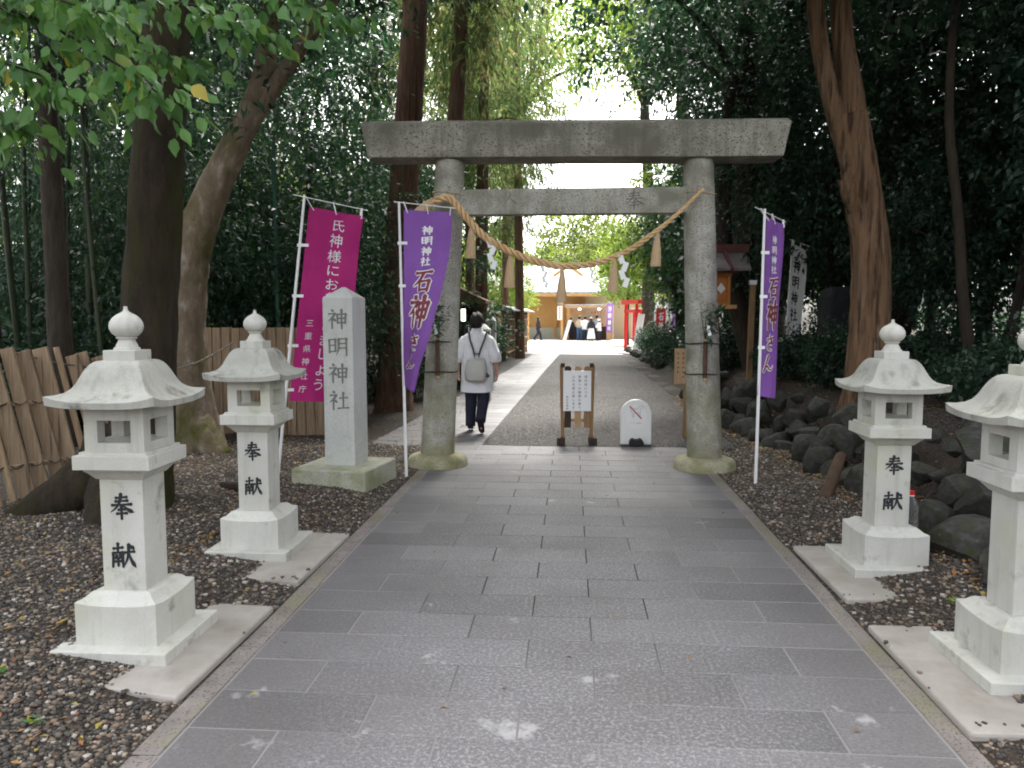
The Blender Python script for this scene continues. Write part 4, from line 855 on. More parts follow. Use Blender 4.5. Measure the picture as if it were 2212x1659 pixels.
# tan forked tree on the right bank
def tk(q):
    limb(q,[(0,0,-.4),(.02,0,.3),(.03,0,1.0),(.0,0,1.8),(-.14,0,2.6),(-.26,0,3.2)],[.34,.24,.21,.20,.19,.17],18,26,.09,23)
    limb(q,[(-.20,0,2.6),(-.46,.02,3.4),(-.64,.05,4.3),(-.74,.1,6)],[.12,.10,.09,.07],14,16,.09,24)
    limb(q,[(-.16,0,2.6),(-.25,0,3.4),(-.38,.05,4.3),(-.44,.15,6.5)],[.14,.125,.11,.07],14,16,.09,25)
    limb(q,[(-.22,-.05,2.15),(-.30,-.10,2.5),(-.24,-.13,2.62),(-.10,-.14,2.63)],[.05,.05,.03,.012],8,10,.1,26)
    limb(q,[(.02,0,1.9),(-.2,-.04,2.25),(-.36,-.05,2.5)],[.13,.10,.03],10,8,.12,27)
cr=crown_mesh('crown',[(-.2,.4,7.0,2.8,2.6,1.3),(1.6,.3,5.6,1.5,1.5,1.1),(-2.6,-.4,7.2,2.6,2.8,1.0),(-2.4,3.6,7.6,2.4,2.6,1.0),(-.6,-2.4,5.4,2.0,1.8,1.0)],20000,.17,.5,23,per=18,spread=.3)  # unseen upper blobs added to keep sun off the path and dim the gate
up_tree('tan barked forked tree with peeling trunk behind the right lantern','tree',tk,m_barkr,cr,m_ldk,(3.27,8.9,.55))
# dark leaning trunk right of the gate
def tk(q):
    limb(q,[(.35,0,-.2),(.22,0,.6),(.0,0,1.4),(-.22,.0,2.1),(-.30,.1,3.2),(-.2,.2,5.5)],[.22,.19,.19,.16,.13,.09],14,22,.1,33)
    limb(q,[(-.05,0,1.5),(.12,.05,2.3),(.16,.1,3.4),(.2,.1,5)],[.10,.09,.08,.05],10,12,.1,34)
cr=crown_mesh('crown',[(-.3,.4,5.6,1.9,1.8,1.2),(.4,.2,4.2,1.2,1.2,.7)],6500,.10,.4,24,per=18,spread=.2)
up_tree('dark leaning forked trunk beside the orange lantern house','tree',tk,m_darkb,cr,m_ldk,(3.02,14.3,.3))
# cedars
def tk(q): limb(q,[(0,0,-.2),(.02,0,.3),(.07,0,1.5),(.25,0,4),(.47,0,7),(.75,0,12),(.9,0,17)],[.42,.30,.255,.235,.20,.15,.04],18,40,.07,43)
cr=crown_mesh('crown',[(.7,0,12,1.9,1.9,3.6),(.5,0,9.2,1.5,1.5,1.2)],5200,.34,.16,25,per=12,spread=.3,droop=.7)
ced=up_tree('tall reddish cedar trunk behind the purple banner and left pillar','tree',tk,m_cedarb,cr,m_lced,(-2.95,12.75,0),None,'cedar_tree')
def tk(q):
    limb(q,[(0,0,-.2),(.0,0,.3),(.03,0,2),(.08,0,5),(.14,0,9),(.2,0,15)],[.24,.19,.175,.16,.13,.03],14,30,.06,44)
    rq=random.Random(4)
    for k in range(16):
        z=5.2+k*.5; a=rq.uniform(0,6.28); L=rq.uniform(.9,1.7); limb(q,[(.1,0,z),(.1+L*.5*math.cos(a),L*.5*math.sin(a),z+.05),(.1+L*math.cos(a),L*math.sin(a),z-.25)],[.035,.025,.01],6,6,.1,k)
cr2=crown_mesh('crown',[(.1,0,6.6,1.7,1.7,1.2),(.15,0,8.6,1.6,1.6,1.5),(.2,0,11.5,1.2,1.2,2.6)],7000,.26,.18,26,per=14,spread=.28,droop=.8)
ced2=up_tree('slender cedar right behind the walking person reaching above the gate','tree',tk,m_cedarb,cr2,m_lced,(-2.45,21,0),None,'cedar_tree')
def cp_(src,x,y,z,rz,s,label,group=None,sz=None):
    o=copy_tree(src); o.location=(x,y,z); o.rotation_euler=(0,0,rz); o.scale=(s,s,sz or s); o['label']=label
    if group: o['group']=group
    elif 'group' in o: del o['group']
    return o
cp_(ced,-2.66,15.6,0,.15,.80,'straight tan cedar trunk just right of the tall reddish one above the gate')
cp_(ced2,-3.0,23,0,2,.62,'thin reddish cedar between the tan cedar and the slender one',sz=1.05)
cp_(ced2,-1.98,30.5,0,4,1.02,'dark straight cedar beside the roofed lattice fence',sz=1.1)
CG='cedars beyond the gate'
for x,y,s,rz in ((-5.2,26,1.0,1),(-4.2,33,1.1,3),(-7.5,30,1.2,5),(-3.2,38.5,1.0,2)):
    cp_(ced2,x,y,0,rz,s,'background cedar in the wood left of the far path',CG)
# evergreens
def tk(q):
    limb(q,[(0,0,-.2),(.05,.02,1.2),(-.05,.1,2.6),(.1,0,4.4)],[.11,.09,.07,.03],10,14,.1,51)
    for k,(a,z) in enumerate(((.5,1.5),(2.4,2.0),(4.2,2.5),(5.6,1.8))): limb(q,[(0,.04,z),(.5*math.cos(a),.5*math.sin(a),z+.5),(1.1*math.cos(a),1.1*math.sin(a),z+.8)],[.05,.035,.015],7,7,.1,60+k)
crE=crown_mesh('crown',[(0,0,3.2,1.75,1.75,1.5),(.5,.3,1.7,1.4,1.4,.8),(-.5,-.2,2.0,1.4,1.4,.9),(.1,0,4.6,1.1,1.1,.8)],15000,.105,.36,27,per=16,spread=.17,droop=.35)
ev=up_tree('dense dark evergreen behind the magenta banner','tree',tk,m_darkb,crE,m_lev,(-4.3,12.6,0),None,'evergreen_tree')
crE2=crown_mesh('crown',[(0,0,3.4,1.9,1.9,1.6),(.6,-.3,1.9,1.3,1.3,.9),(-.7,.2,2.2,1.3,1.3,.9),(.0,.2,5.0,1.3,1.3,.8)],15000,.10,.45,28,per=16,spread=.17,droop=.3)
ev2=up_tree('dark glossy evergreen behind the white banner on the right bank','tree',tk,m_darkb,crE2,m_ldk,(4.3,13.4,.6),None,'evergreen_tree')
crE3=crown_mesh('crown',[(0,0,3.2,1.75,1.75,1.5),(.5,.3,1.7,1.4,1.4,.8),(-.5,-.2,2.0,1.4,1.4,.9),(.1,0,4.6,1.1,1.1,.8)],5200,.19,.26,47,per=9,spread=.24,droop=.5); crE3.materials.append(m_lev)
crE4=crown_mesh('crown',[(0,0,3.4,1.9,1.9,1.6),(.6,-.3,1.9,1.3,1.3,.9),(-.7,.2,2.2,1.3,1.3,.9),(.0,.2,5.0,1.3,1.3,.8)],5600,.17,.5,48,per=10,spread=.22,droop=.25); crE4.materials.append(m_ldk)
def recrown(o,me): [c for c in o.children if c.name.startswith('crown')][0].data=me
LGp='evergreens in the left thicket'
for i,(x,y,s,rz,sz) in enumerate(((-5.9,11.4,.95,1,1),(-6.2,14.2,1.1,2.2,1.15),(-4.6,15.8,1.15,4,1.2),(-3.9,18.5,1.05,5,1.1),(-5.6,20,1.3,.4,1.3),(-3.75,11.9,.62,2.6,.6),(-8.4,12.4,1.0,3.3,1.0),(-10.2,14.5,1.1,1.1,1.0),(-8.6,17,1.2,2,1.2),(-11.8,16.5,1.2,4.4,1.2))):
    o=cp_(ev,x,y,0,rz,s,'dark evergreen massed in the thicket left of the cedars' if i!=6 else 'low dark evergreen between the magenta and purple banners',LGp if i!=6 else None,sz)
    if i%2: recrown(o,crE3)
RGp='evergreens in the right wood'
for i,(x,y,s,rz,sz) in enumerate(((5.6,11.6,1.0,1,1),(6.4,9.2,1.0,2.6,1),(4.9,10.2,.62,5.2,.6),(6.8,13.4,1.2,4,1.2),(5.2,16.0,1.2,.6,1.2),(3.9,17.6,1.0,3,1.1),(4.6,19.6,1.0,5,1.0),(4.9,23.5,1.1,2,1.1),(5.6,28,1.2,.9,1.2),(4.3,26.5,.8,1.9,.85),(4.7,31.5,.95,3.9,.9),(7.6,11,1.2,2,1.2),(5.4,7.6,.75,1.7,.75),(8.2,8.4,1.1,5,1.1),(8.8,15,1.3,3.3,1.3),(6.5,18.5,1.3,1.3,1.3),(9.6,11.8,1.1,2.2,1.0),(10.6,14.5,1.2,.8,1.1),(8.6,19.5,1.2,5.5,1.1))):
    o=cp_(ev2,x,y,float(gh(x,y)),rz,s,'dark glossy evergreen massed in the wood on the right bank',RGp,sz)
    if i%2: recrown(o,crE4)
# thin dark stems in the right wood
def tk(q): limb(q,[(.35,0,-.1),(.12,0,.9),(0,.0,2.0),(-.15,0,3.2),(-.1,0,5.2)],[.07,.06,.052,.045,.03],9,16,.08,71)
st=up_tree('thin dark curved stem just right of the right lantern','tree',tk,m_darkb,crown_mesh('crown',[(-.1,0,4.9,1.0,1.0,.7)],1600,.1,.4,29,per=16),m_ldk,(4.05,8.6,.6),None,'young_tree')
SG='thin stems in the right wood'
for x,y,rz,s in ((5.0,9.0,2,.95),(4.5,7.9,4,.8),(6.0,10.0,1,1.1),(5.3,12.2,3,1.1)): cp_(st,x,y,float(gh(x,y)),rz,s,'thin dark stem in the shade of the right wood',SG)
def tk(q): limb(q,[(0,0,-.2),(.05,0,1.5),(.0,0,3.4),(-.05,0,5.6)],[.17,.14,.12,.09],12,16,.08,72)
d1=up_tree('dark trunk at the right edge above the cut off lantern','tree',tk,m_darkb,crown_mesh('crown',[(0,0,5.8,2,2,1.2)],5000,.11,.42,30,per=16),m_ldk,(5.15,7.9,.65),None,'tree')
cp_(d1,-7.6,9.6,0,1,1.0,'dark trunk at the left edge of the bamboo grove')
cp_(d1,-5.7,8.3,0,2,.9,'dark trunk between the bamboo and the forked tree')
# shrubs
crS=crown_mesh('foliage',[(0,0,.55,.6,.6,.5),(.35,.1,.4,.4,.4,.35),(-.3,.1,.45,.4,.4,.35)],4200,.075,.45,31,per=14,spread=.1,droop=.1)
def tks(q):
    for k in range(5): limb(q,[(0,0,-.1),(.12*math.cos(k*1.3),.12*math.sin(k*1.3),.3),(.3*math.cos(k*1.3),.3*math.sin(k*1.3),.7)],[.014,.011,.006],5,6,.1,k)
def shrub(label,x,y,s,rz,lm=None,z=0,group=None):
    t=thing('shrub',label,'shrub',(x,y,z),rz,group); q=MB(); tks(q); q.build('stem',m_darkb,t)
    o=bpy.data.objects.new('foliage',crS); COL.objects.link(o); o.parent=t
    if not crS.materials: crS.materials.append(m_ldk)
    t.scale=(s,s,s); return t
shrub('leafy dark shrub at the foot of the right evergreens above the boulders',3.9,6.9,.85,0,z=.6,group='undergrowth on the right bank')
for x,y,s,rz in ((3.6,10.6,.8,1),(4.4,9.3,.9,2),(3.3,12.0,.7,3),(4.7,6.4,.9,4),(3.7,5.0,.7,5),(5.2,5.6,1,.5),(3.9,8.0,.5,1.5),(3.0,15.5,1.2,2),(4.2,12.3,1.0,2.5),(6.3,7.0,1.2,.3)):
    shrub('leafy dark shrub at the foot of the right evergreens above the boulders',x,y,s,rz,z=float(gh(x,y)),group='undergrowth on the right bank')
for x,y,s,rz in ((-6.6,8.0,1.1,1),(-7.4,7.4,1.3,2),(-5.6,9.6,1.1,3),(-6.4,10.2,1.3,4),(-3.3,14.6,1.0,.2),(-8.2,9,1.4,2),(-7.4,10.6,1.5,5),(-9.0,10.8,1.6,1)):
    shrub('dark low shrub in the undergrowth behind the left fence',x,y,s,rz,group='undergrowth on the left')
for x,y,s,rz,lb in ((-3.3,24,1.9,1,'rounded shrub left of the walking person beyond the shelter'),(-3.4,27,2.2,2,'leafy shrub in front of the lattice fence'),(-3.0,18,1.6,3,'dark shrub under the shelter roof')): shrub(lb,x,y,s,rz)
HG='hedge right of the far path'
for i in range(6):
    y=21.5+i*2.5; shrub('clipped green shrub in the hedge right of the gravel path',3.35+.06*i+rq.uniform(-.15,.15),y,1.0+.2*rq.random()+.03*i,i*1.1,z=.0,group=HG)
for i in range(11): boulder(2.72+.06*rq.random(),24+i*1.35,.05,.24,.3,.2,'grey stone in the row edging the far gravel path on the right','stones edging the far path')
# lighter deciduous trees around the clearing
def tk(q):
    limb(q,[(0,0,-.2),(.1,0,1.5),(.0,.1,3.4),(-.1,0,6)],[.17,.13,.10,.04],10,14,.1,81)
    for k,(a,z) in enumerate(((.3,2.2),(2.2,2.8),(3.9,2.4),(5.2,3.4))): limb(q,[(0,.05,z),(.9*math.cos(a),.9*math.sin(a),z+.7),(2.0*math.cos(a),2.0*math.sin(a),z+.9)],[.06,.04,.015],7,7,.1,85+k)
crL=crown_mesh('crown',[(0,0,4.6,2.1,2.1,1.6),(1.2,.4,3.6,1.5,1.5,.9),(-1.2,-.3,3.8,1.5,1.5,1.0),(0,0,6.4,1.4,1.4,1.0)],12000,.15,.5,32,per=14,spread=.26,droop=.3)
lt=up_tree('light green leafy tree overhanging the right of the far path behind the rope','tree',tk,m_darkb,crL,m_lyg,(3.6,27,0),None,'leafy_tree')
crM=crL.copy(); crM.materials.clear(); crM.materials.append(m_lev)
for x,y,s,rz,lb in ((4.3,21.5,1.0,2,'leafy tree leaning over the path just behind the right pillar'),(3.3,46,.95,4,'green leafy tree by the stall in the clearing'),(5.4,31,1.2,1,'leafy tree above the red banners'),):
    o=cp_(lt,x,y,0,rz,s,lb)
    if y!=46: [c for c in o.children if c.name.startswith('crown')][0].data=crM
cp_(lt,-3.6,41,0,.5,.75,'small light green tree at the left of the clearing')
FG='sunlit trees behind the clearing'
crF=crown_mesh('crown',[(0,0,5.5,2.8,2.8,2.6),(1.5,.4,3.6,2,2,1.4),(-1.5,-.3,4.2,2,2,1.5)],7000,.30,.5,33,per=14,spread=.35,droop=.3)
ft=up_tree('hazy light green tree behind the hall roof','tree',tk,m_darkb,crF,m_lfar,(-2,70,0),None,'leafy_tree')
for x,y,s,rz in ((4,72,1.2,1),(9,68,1.3,2),(-8,70,1.3,3),(14,60,1.3,4),(-14,64,1.4,5),(1,80,1.6,1.4),(11,52,1.1,2.5),(-10,52,1.1,.2),(-20,56,1.5,2),(20,58,1.5,3)): cp_(ft,x,y,0,rz,s,'pale green sunlit tree standing round the far clearing',FG)
# high canopy reaching over the approach, put in partly for overhead shading
def tk(q):
    limb(q,[(0,0,-.2),(.1,0,3),(0,.2,6),(.2,0,9)],[.24,.19,.15,.06],12,16,.08,91)
    for k,a in enumerate((0,1.2,2.5,3.8,5.1)): limb(q,[(0,.2,5.6),(1.3*math.cos(a),1.3*math.sin(a),6.8),(2.8*math.cos(a),2.8*math.sin(a),7.4)],[.09,.06,.02],7,8,.1,95+k)
crH=crown_mesh('crown',[(0,0,8.2,3.3,3.3,1.6),(1.5,.5,6.9,1.9,1.9,.8),(-1.6,-.5,7.0,1.9,1.9,.8)],12000,.16,.42,34,per=16,spread=.3,droop=.3)
hc=up_tree('tall broad evergreen spreading high over the right of the gate','tree',tk,m_darkb,crH,m_ldk,(5.0,12.6,.5),None,'evergreen_tree')
o=cp_(hc,4.3,30,0,1.3,1.4,'tall spreading tree whose high leaves hang against the bright sky above the gate',None,1.9); crHy=crH.copy(); crHy.materials.clear(); crHy.materials.append(m_lyg); [c for c in o.children if c.name.startswith('crown')][0].data=crHy
for x,y,rz,lb in ((3.9,40.5,1.1,'tall leafy tree behind the red gate rising past the sky gap'),(-3.3,45,3.0,'tall leafy tree at the left edge of the clearing behind the cedars')):
    o=cp_(hc,x,y,0,rz,1.5,lb,None,2.2); [c for c in o.children if c.name.startswith('crown')][0].data=crHy
cp_(hc,3.4,15.5,.3,2.6,.95,'spreading evergreen whose dark branches hang right of the bright sky gap')
HG2='tall evergreens closing the wood overhead'
for x,y,s,rz in ((6.5,17,1.1,1),(8.5,10,1.1,2),(4.9,20.5,1.0,3),(-9.5,19,1.0,4),(-6.8,17,1.1,5),(7.6,4.2,1.0,2.2),(10.5,15,1.3,2.7),(10.5,6,1.2,1.9),(6.4,25,1.2,.7),(-9.5,24,1.3,3)):
    cp_(hc,x,y,float(gh(x,y)),rz,s,'tall evergreen closing the wood overhead beside the approach',HG2)
# bamboo grove on the left
def tk(q): limb(q,[(0,0,-.1),(.02,0,2.5),(.1,.05,5),(.5,.2,8.2)],[.042,.04,.033,.008],9,18,.03,101)
crB=crown_mesh('foliage',[(.2,.1,6.4,.9,.9,1.6),(.1,0,4.0,.7,.7,1.0)],900,.15,.14,35,per=10,spread=.2,droop=.6)
t=thing('bamboo','slim bamboo stalk in the grove behind the left fence','bamboo',(-7.2,9.0,0),0,'bamboo grove on the left'); q=MB(); tk(q); q.build('culm',m_bamb,t,smooth='all'); link('foliage',crB,m_lbam,t); bam=t
rb=random.Random(3)
for i in range(24):
    y=rb.uniform(8.2,15); u=rb.uniform(20,520); x=(u-1233)/1680*y-rb.uniform(0,.3)
    if x>-4.6: continue
    c=cp_(bam,x,y,0,rb.uniform(0,6),rb.uniform(.8,1.15),'slim bamboo stalk in the grove behind the left fence','bamboo grove on the left')
    c.rotation_euler=(R(rb.uniform(-4,4)),R(rb.uniform(-4,4)),rb.uniform(0,6))
# near tree whose leafy branches hang into the top left
t=thing('broadleaf_tree','young tree whose broad green leaves hang into the top left corner','tree',(-4.3,3.9,0))
q=MB(); limb(q,[(0,0,-.1),(.05,0,1.6),(.15,.05,3.0),(.3,.1,4.3)],[.075,.065,.05,.02],10,14,.08,111)
br=[[(.15,.05,2.9),(.7,.15,3.25),(1.3,.2,3.2),(1.85,.25,2.92),(2.1,.25,2.74)],[(.12,.05,2.6),(.6,.0,2.95),(1.2,.1,2.92),(1.7,.2,2.76)],[(.2,.05,3.2),(.8,.35,3.55),(1.6,.6,3.45),(2.1,.75,3.4),(2.45,.85,3.28)],[(.25,.1,3.4),(.8,.5,3.6),(1.4,.9,3.35),(1.9,1.0,3.15)],[(.12,.05,2.5),(.5,.25,2.75),(.95,.3,2.72),(1.3,.35,2.62)],[(.2,.0,3.3),(.9,-.05,3.5),(1.5,.1,3.25),(1.9,.1,3.12)],[(.2,.0,3.3),(1.1,.6,3.75),(1.9,1.0,3.8),(2.5,1.1,3.6),(2.85,1.15,3.45)]]
PP=[];AA=[];LL=[]; r=np.random.default_rng(44)
for b in br:
    limb(q,b,[.016,.012,.008,.004],6,12,.05,3); sp=np.array(smooth_path(b,60)); d=np.gradient(sp,axis=0)
    for k in range(16,60):
        for _ in range(4):
            tw=r.normal(size=3)*np.array([1,1,.35]); tw[2]-=.3; tw/=np.linalg.norm(tw); L0=r.random()*.27
            p=sp[k]+tw*L0; PP.append(p); a=tw*.7+d[k]/np.linalg.norm(d[k])*.5+np.array([0,-.25,-.8])+r.normal(size=3)*.28; AA.append(a); LL.append(.06+.07*r.random())
q.build('trunk',m_darkb,t,smooth='all')
tn=r.random(len(PP))*.82; tn[r.random(len(PP))<.008]=1.0
link('foliage',leafmesh('foliage',np.array(PP),np.array(AA),np.array(LL),.66,45,.35,tn,1),m_lnear,t)
# woods seen only as a mass behind everything
def woods(name,label,blobs,n,size,seed,m): stuff(link(name,crown_mesh(name,blobs,n,size,.5,seed,per=14,spread=.5,droop=.3,shell=1.6),m),label,'woods')
bl=[]; rw=random.Random(8)
for k in range(26): y=16+k*1.6+rw.uniform(-1,1); bl.append((-15-rw.uniform(0,9),y,rw.uniform(1.5,9),3,2.5,3))
woods('distant_woods','sunlit yellow green woods glimpsed beyond the bamboo on the left',bl,26000,.30,36,m_lfar)
bl=[]
for k in range(30): y=8+k*1.6+rw.uniform(-1,1); bl.append((12+rw.uniform(0,10),y,rw.uniform(1,10),3,2.5,3))
woods('distant_woods','dark green woods filling the background on the right',bl,24000,.28,37,m_lev)
bl=[]
for k in range(16): bl.append((-7.5-rw.uniform(0,6),20+k*1.4,rw.uniform(1,8),2.2,2,2.4))
woods('distant_woods','mixed green woods behind the cedars on the left',bl,20000,.22,38,m_lyg)

# ================================================================== PEOPLE
def skin_body(verts,edges,radii,root,levels=1):
    me=bpy.data.meshes.new('b'); me.from_pydata(verts,edges,[]); o=bpy.data.objects.new('b',me); COL.objects.link(o)
    o.modifiers.new('s','SKIN'); sv=me.skin_vertices[0].data
    for i,r_ in enumerate(radii): sv[i].radius=r_ if isinstance(r_,tuple) else (r_,r_); sv[i].use_root=(i==root)
    sm=o.modifiers.new('u','SUBSURF'); sm.levels=levels; sm.render_levels=levels
    bpy.context.view_layer.update()
    out=bpy.data.meshes.new_from_object(o.evaluated_get(bpy.context.evaluated_depsgraph_get())); bpy.data.objects.remove(o); bpy.data.meshes.remove(me)
    out.polygons.foreach_set('use_smooth',[True]*len(out.polygons)); return out
def person(label,loc,rz,legs,arms,mats,top='shirt',hemz=.55,skirt=None,hair=1,cap=None,sc=1,detail=True,lean=0,group=None):
    """local +Y is the way the person faces; legs/arms: joint positions for left(-) and right(+)"""
    t=thing('person',label,'person',loc,rz,group); t.scale=(sc,sc,sc)
    V=[];E=[];RR=[]
    def v(p,r,par=None):
        V.append(tuple(p)); RR.append(r)
        if par is not None: E.append((par,len(V)-1))
        return len(V)-1
    ly=lambda z:lean*max(0,z-.85)
    pel=v((0,0,.86),(.13,.095)); sp=v((0,ly(1.05),1.05),(.11,.08),pel); ch=v((0,ly(1.22),1.22),(.13,.085),sp); nb=v((0,ly(1.345),1.345),.06,ch)
    nk=v((0,ly(1.40)+.01,1.40),.045,nb); jw=v((0,ly(1.45)+.03,1.45),(.062,.072),nk); hd=v((0,ly(1.51)+.02,1.515),(.074,.09),jw); tp=v((0,ly(1.57)+.01,1.585),(.045,.055),hd)
    v((0,ly(1.48)+.128,1.475),.012,jw) if detail else None
    for s in(-1,1):
        if detail: v((s*.082,ly(1.49)+.015,1.485),(.012,.02),hd)
        L=legs[0 if s<0 else 1]; h=v((s*.085,0,.80),.085,pel); k=v(L[0],.056,h); a=v(L[1],.030,k); f=v(L[2],.022,a)
        A=arms[0 if s<0 else 1]; sh=v((s*.165,ly(1.29),1.285),.05,ch); el=v(A[0],.037,sh); wr=v(A[1],.024,el)
        d=(Vector(A[2])-Vector(A[1])); pm=v(tuple(Vector(A[1])+d*.45),(.034,.018),wr)
        e=d.normalized(); side=Vector((0,1,0)); side=(side-e*side.dot(e)).normalized(); inw=Vector((-s,0,0))
        if detail:
            for i,ln in enumerate((.066,.075,.07,.055)):
                b=Vector(A[1])+d*.85+side*(.027-.018*i); k1=v(b,.0095,pm); k2=v(b+e*ln*.5+inw*.008,.0085,k1); v(b+e*ln*.8+inw*.028,.007,k2)
            b=Vector(A[1])+d*.35+side*.032; k1=v(b,.011,pm); k2=v(b+e*.03+side*.02+inw*.012,.009,k1); v(b+e*.055+side*.022+inw*.018,.0075,k2)
        else: v(tuple(Vector(A[1])+d),(.02,.012),pm)
    link('body',skin_body(V,E,RR,pel,2 if detail else 1),m_skin,t)
    # hair
    if hair:
        bm=bmesh.new(); bmesh.ops.create_uvsphere(bm,u_segments=24,v_segments=16,radius=1); rh=random.Random(3)
        for q_ in bm.verts:
            c=q_.co; back=1 if c.y<.35 else .92
            k=1+.05*math.sin(c.x*9+c.z*7)+.04*math.sin(c.z*17+c.x*13)*math.sin(c.y*15)+.03*rh.random()
            low=c.z<-.3
            q_.co=Vector((c.x*.098*k*back,(c.y*.112*k-.008 if c.y<.2 else .0142+(c.y-.2)*.05),c.z*.115*k))
            if low: q_.co.x*=.86
        me=bpy.data.meshes.new('hair'); bm.to_mesh(me); bm.free(); me.polygons.foreach_set('use_smooth',[True]*len(me.polygons))
        o=link('hair',me,mats.get('hair',m_hair),t); o.location=(0,ly(1.52)+.01,1.522)
    if cap: o=MB().lathe([(.11,0),(.118,.01),(.115,.05),(.09,.09),(.04,.115),(.002,.12)],n=18).build('cap',cap,t,smooth=True); o.location=(0,ly(1.53)+.01,1.53)
    # top garment: one loft plus sleeves
    q=MB(); n=28; fl=1 if hemz<.7 else .35
    rings=[(1.385,.075,.07,0),(1.368,.10,.08,0),(1.35,.135,.09,0),(1.325,.175,.098,0),(1.29,.205,.11,0),(1.2,.205,.122,-.005),(1.05,.20,.13,-.01),(.9,.205+.01*fl,.135,-.01)]
    if hemz<.85: rings+=[(.75,.215,.145,-.01),(hemz+.02,.225,.155,-.015),(hemz,.226,.156,-.015)]
    else: rings+=[(hemz,.19,.13,0)]
    q.loft([[(x*(1+.03*fl*math.sin(7*k*2*PI/n+z*3)*(1.3-z)),y_,zz) for k,(x,y_,zz) in enumerate(ell((0,ly(z)+oy,z),rx,ry,n,-.0+(.02 if z<hemz+.03 else 0),.85))] for z,rx,ry,oy in rings],caps=False)
    q.loft([ell((0,ly(1.36)-.005,1.36),.072,.068,n),ell((0,ly(1.40)-.01,1.40),.066,.066,n),ell((0,ly(1.42)-.012,1.42),.070,.07,n),ell((0,ly(1.38)-.01,1.365),.09,.083,n)],caps=False)
    for i,s in enumerate((-1,1)):
        A=arms[i]; S0=Vector((s*.150,ly(1.29),1.285)); e_=Vector(A[0]); wq=Vector(A[1]); cut=mats.get('cut',.45)
        pts=[S0,S0.lerp(e_,.3),S0.lerp(e_,.7),e_,e_.lerp(wq,cut*.6),e_.lerp(wq,cut)]
        q.tube(smooth_path(pts,14),list(np.interp(np.linspace(0,1,14),[0,.2,.5,.8,1],[.062,.088,.085,.082,.08])),16,.05,True,i+3)
    q.build(top,mats['top'],t,smooth='all')
    # legs
    if skirt: 
        q=MB(); q.loft([ell((0,0,z),rx,ry,24,0,.9) for z,rx,ry in ((.95,.17,.125),(.8,.2,.155),(.5,.25,.2),(.16,.30,.25),(.14,.30,.25))]); q.build('skirt',skirt,t,smooth='all')
    else:
        q=MB()
        for i,s in enumerate((-1,1)):
            L=legs[i]; h=Vector((s*.085,0,.86)); k=Vector(L[0]); a=Vector(L[1])
            pts=[h,h.lerp(k,.5),k,k.lerp(a,.5),a.lerp(k,-.03)]
            q.tube(smooth_path(pts,16),list(np.interp(np.linspace(0,1,16),[0,.25,.5,.8,1],[.115,.10,.082,.072,.068])),16,.04,True,i+8)
        q.loft([ell((0,0,.80),.13,.10,20),ell((0,0,.86),.17,.12,20),ell((0,0,1.0),.15,.105,20)]); q.build('trousers',mats['bottom'],t,smooth='all')
    for i,s in enumerate((-1,1)):
        L=legs[i]; a=Vector(L[1]); f=Vector(L[2]); d=(f-a); hd_=Vector((d.x,d.y,0)).normalized()
        toe=f+d.normalized()*.05; heel=a-d.normalized()*.055+Vector((0,0,-.035)); mid=(heel+toe)/2
        q=MB(); ax=(toe-heel).normalized(); up=Vector((0,0,1)); up=(up-ax*up.dot(ax)).normalized(); sd_=ax.cross(up)
        rg=[]
        Ln=(toe-heel).length
        for u,w_,h_ in ((0,.026,.034),(.06,.038,.060),(.3,.044,.075),(.6,.042,.045),(.85,.040,.03),(1,.018,.016)):
            c=heel+ax*Ln*u; rg.append([tuple(c+sd_*w_*math.cos(b)+up*(h_*max(math.sin(b),-.12)*1.4-.006)) for b in (2*PI*k/16 for k in range(16))])
        q.loft(rg); q.build('shoe',mats.get('shoe',m_shoe),t,smooth=True)
    return t
legs_w=(((-.095,.05,.46),(-.10,.02,.085),(-.115,.15,.035)),((.09,-.03,.47),(.085,-.27,.19),(.09,-.20,.055)))
arms_w=(((-.255,-.03,1.04),(-.275,.03,.82),(-.278,.05,.735)),((.25,-.05,1.04),(.27,.0,.82),(.275,.02,.735)))
wk=person('person seen from behind in a loose white shirt and navy trousers walking',(-1.27,10.55,0),R(-2),legs_w,arms_w,dict(top=m_shirt,bottom=m_navy,cut=.30),hemz=.57)
bpk=thing('backpack','small grey leather backpack with dark straps worn by the walking person','backpack',(-1.25,10.55,0),R(-2))
q=MB(); q.loft([ell((0,-.215+o,z),rx,ry,24,0,.7) for z,rx,ry,o in ((.70,.085,.035,.0),(.705,.12,.06,0),(.735,.15,.085,-.01),(.82,.155,.095,-.015),(.92,.145,.085,-.01),(.99,.125,.06,.01),(1.02,.10,.035,.03),(1.025,.06,.02,.035))]); q.build('bag_body',m_bag,bpk,smooth='all')
MB().loft([ell((0,-.30,z),rx,.022,20,0,.6) for z,rx in ((.735,.10),(.75,.115),(.84,.115),(.855,.10))]).build('front_pocket',m_bag,bpk,smooth=True)
MB().tube([(-.10,-.235,1.0),(0,-.25,1.005),(.10,-.235,1.0)],.008,8).build('zip',flat('steel',(.6,.6,.62),.3,.5,1),bpk)
q=MB(); q.tube(smooth_path([(-.03,-.17,1.02),(-.03,-.18,1.075),(.03,-.18,1.075),(.03,-.17,1.02)],14),.007,8); q.build('handle',m_strap,bpk)
for s in(-1,1):
    q=MB(); P_=smooth_path([(s*.03,-.165,1.06),(s*.055,-.15,1.15),(s*.10,-.125,1.27),(s*.125,-.06,1.375),(s*.135,.04,1.36),(s*.15,.115,1.2),(s*.17,.10,.95),(s*.165,-.05,.80),(s*.13,-.17,.75)],26)
    q.tube(P_,.013,8); q.build('strap',m_strap,bpk,smooth=True)
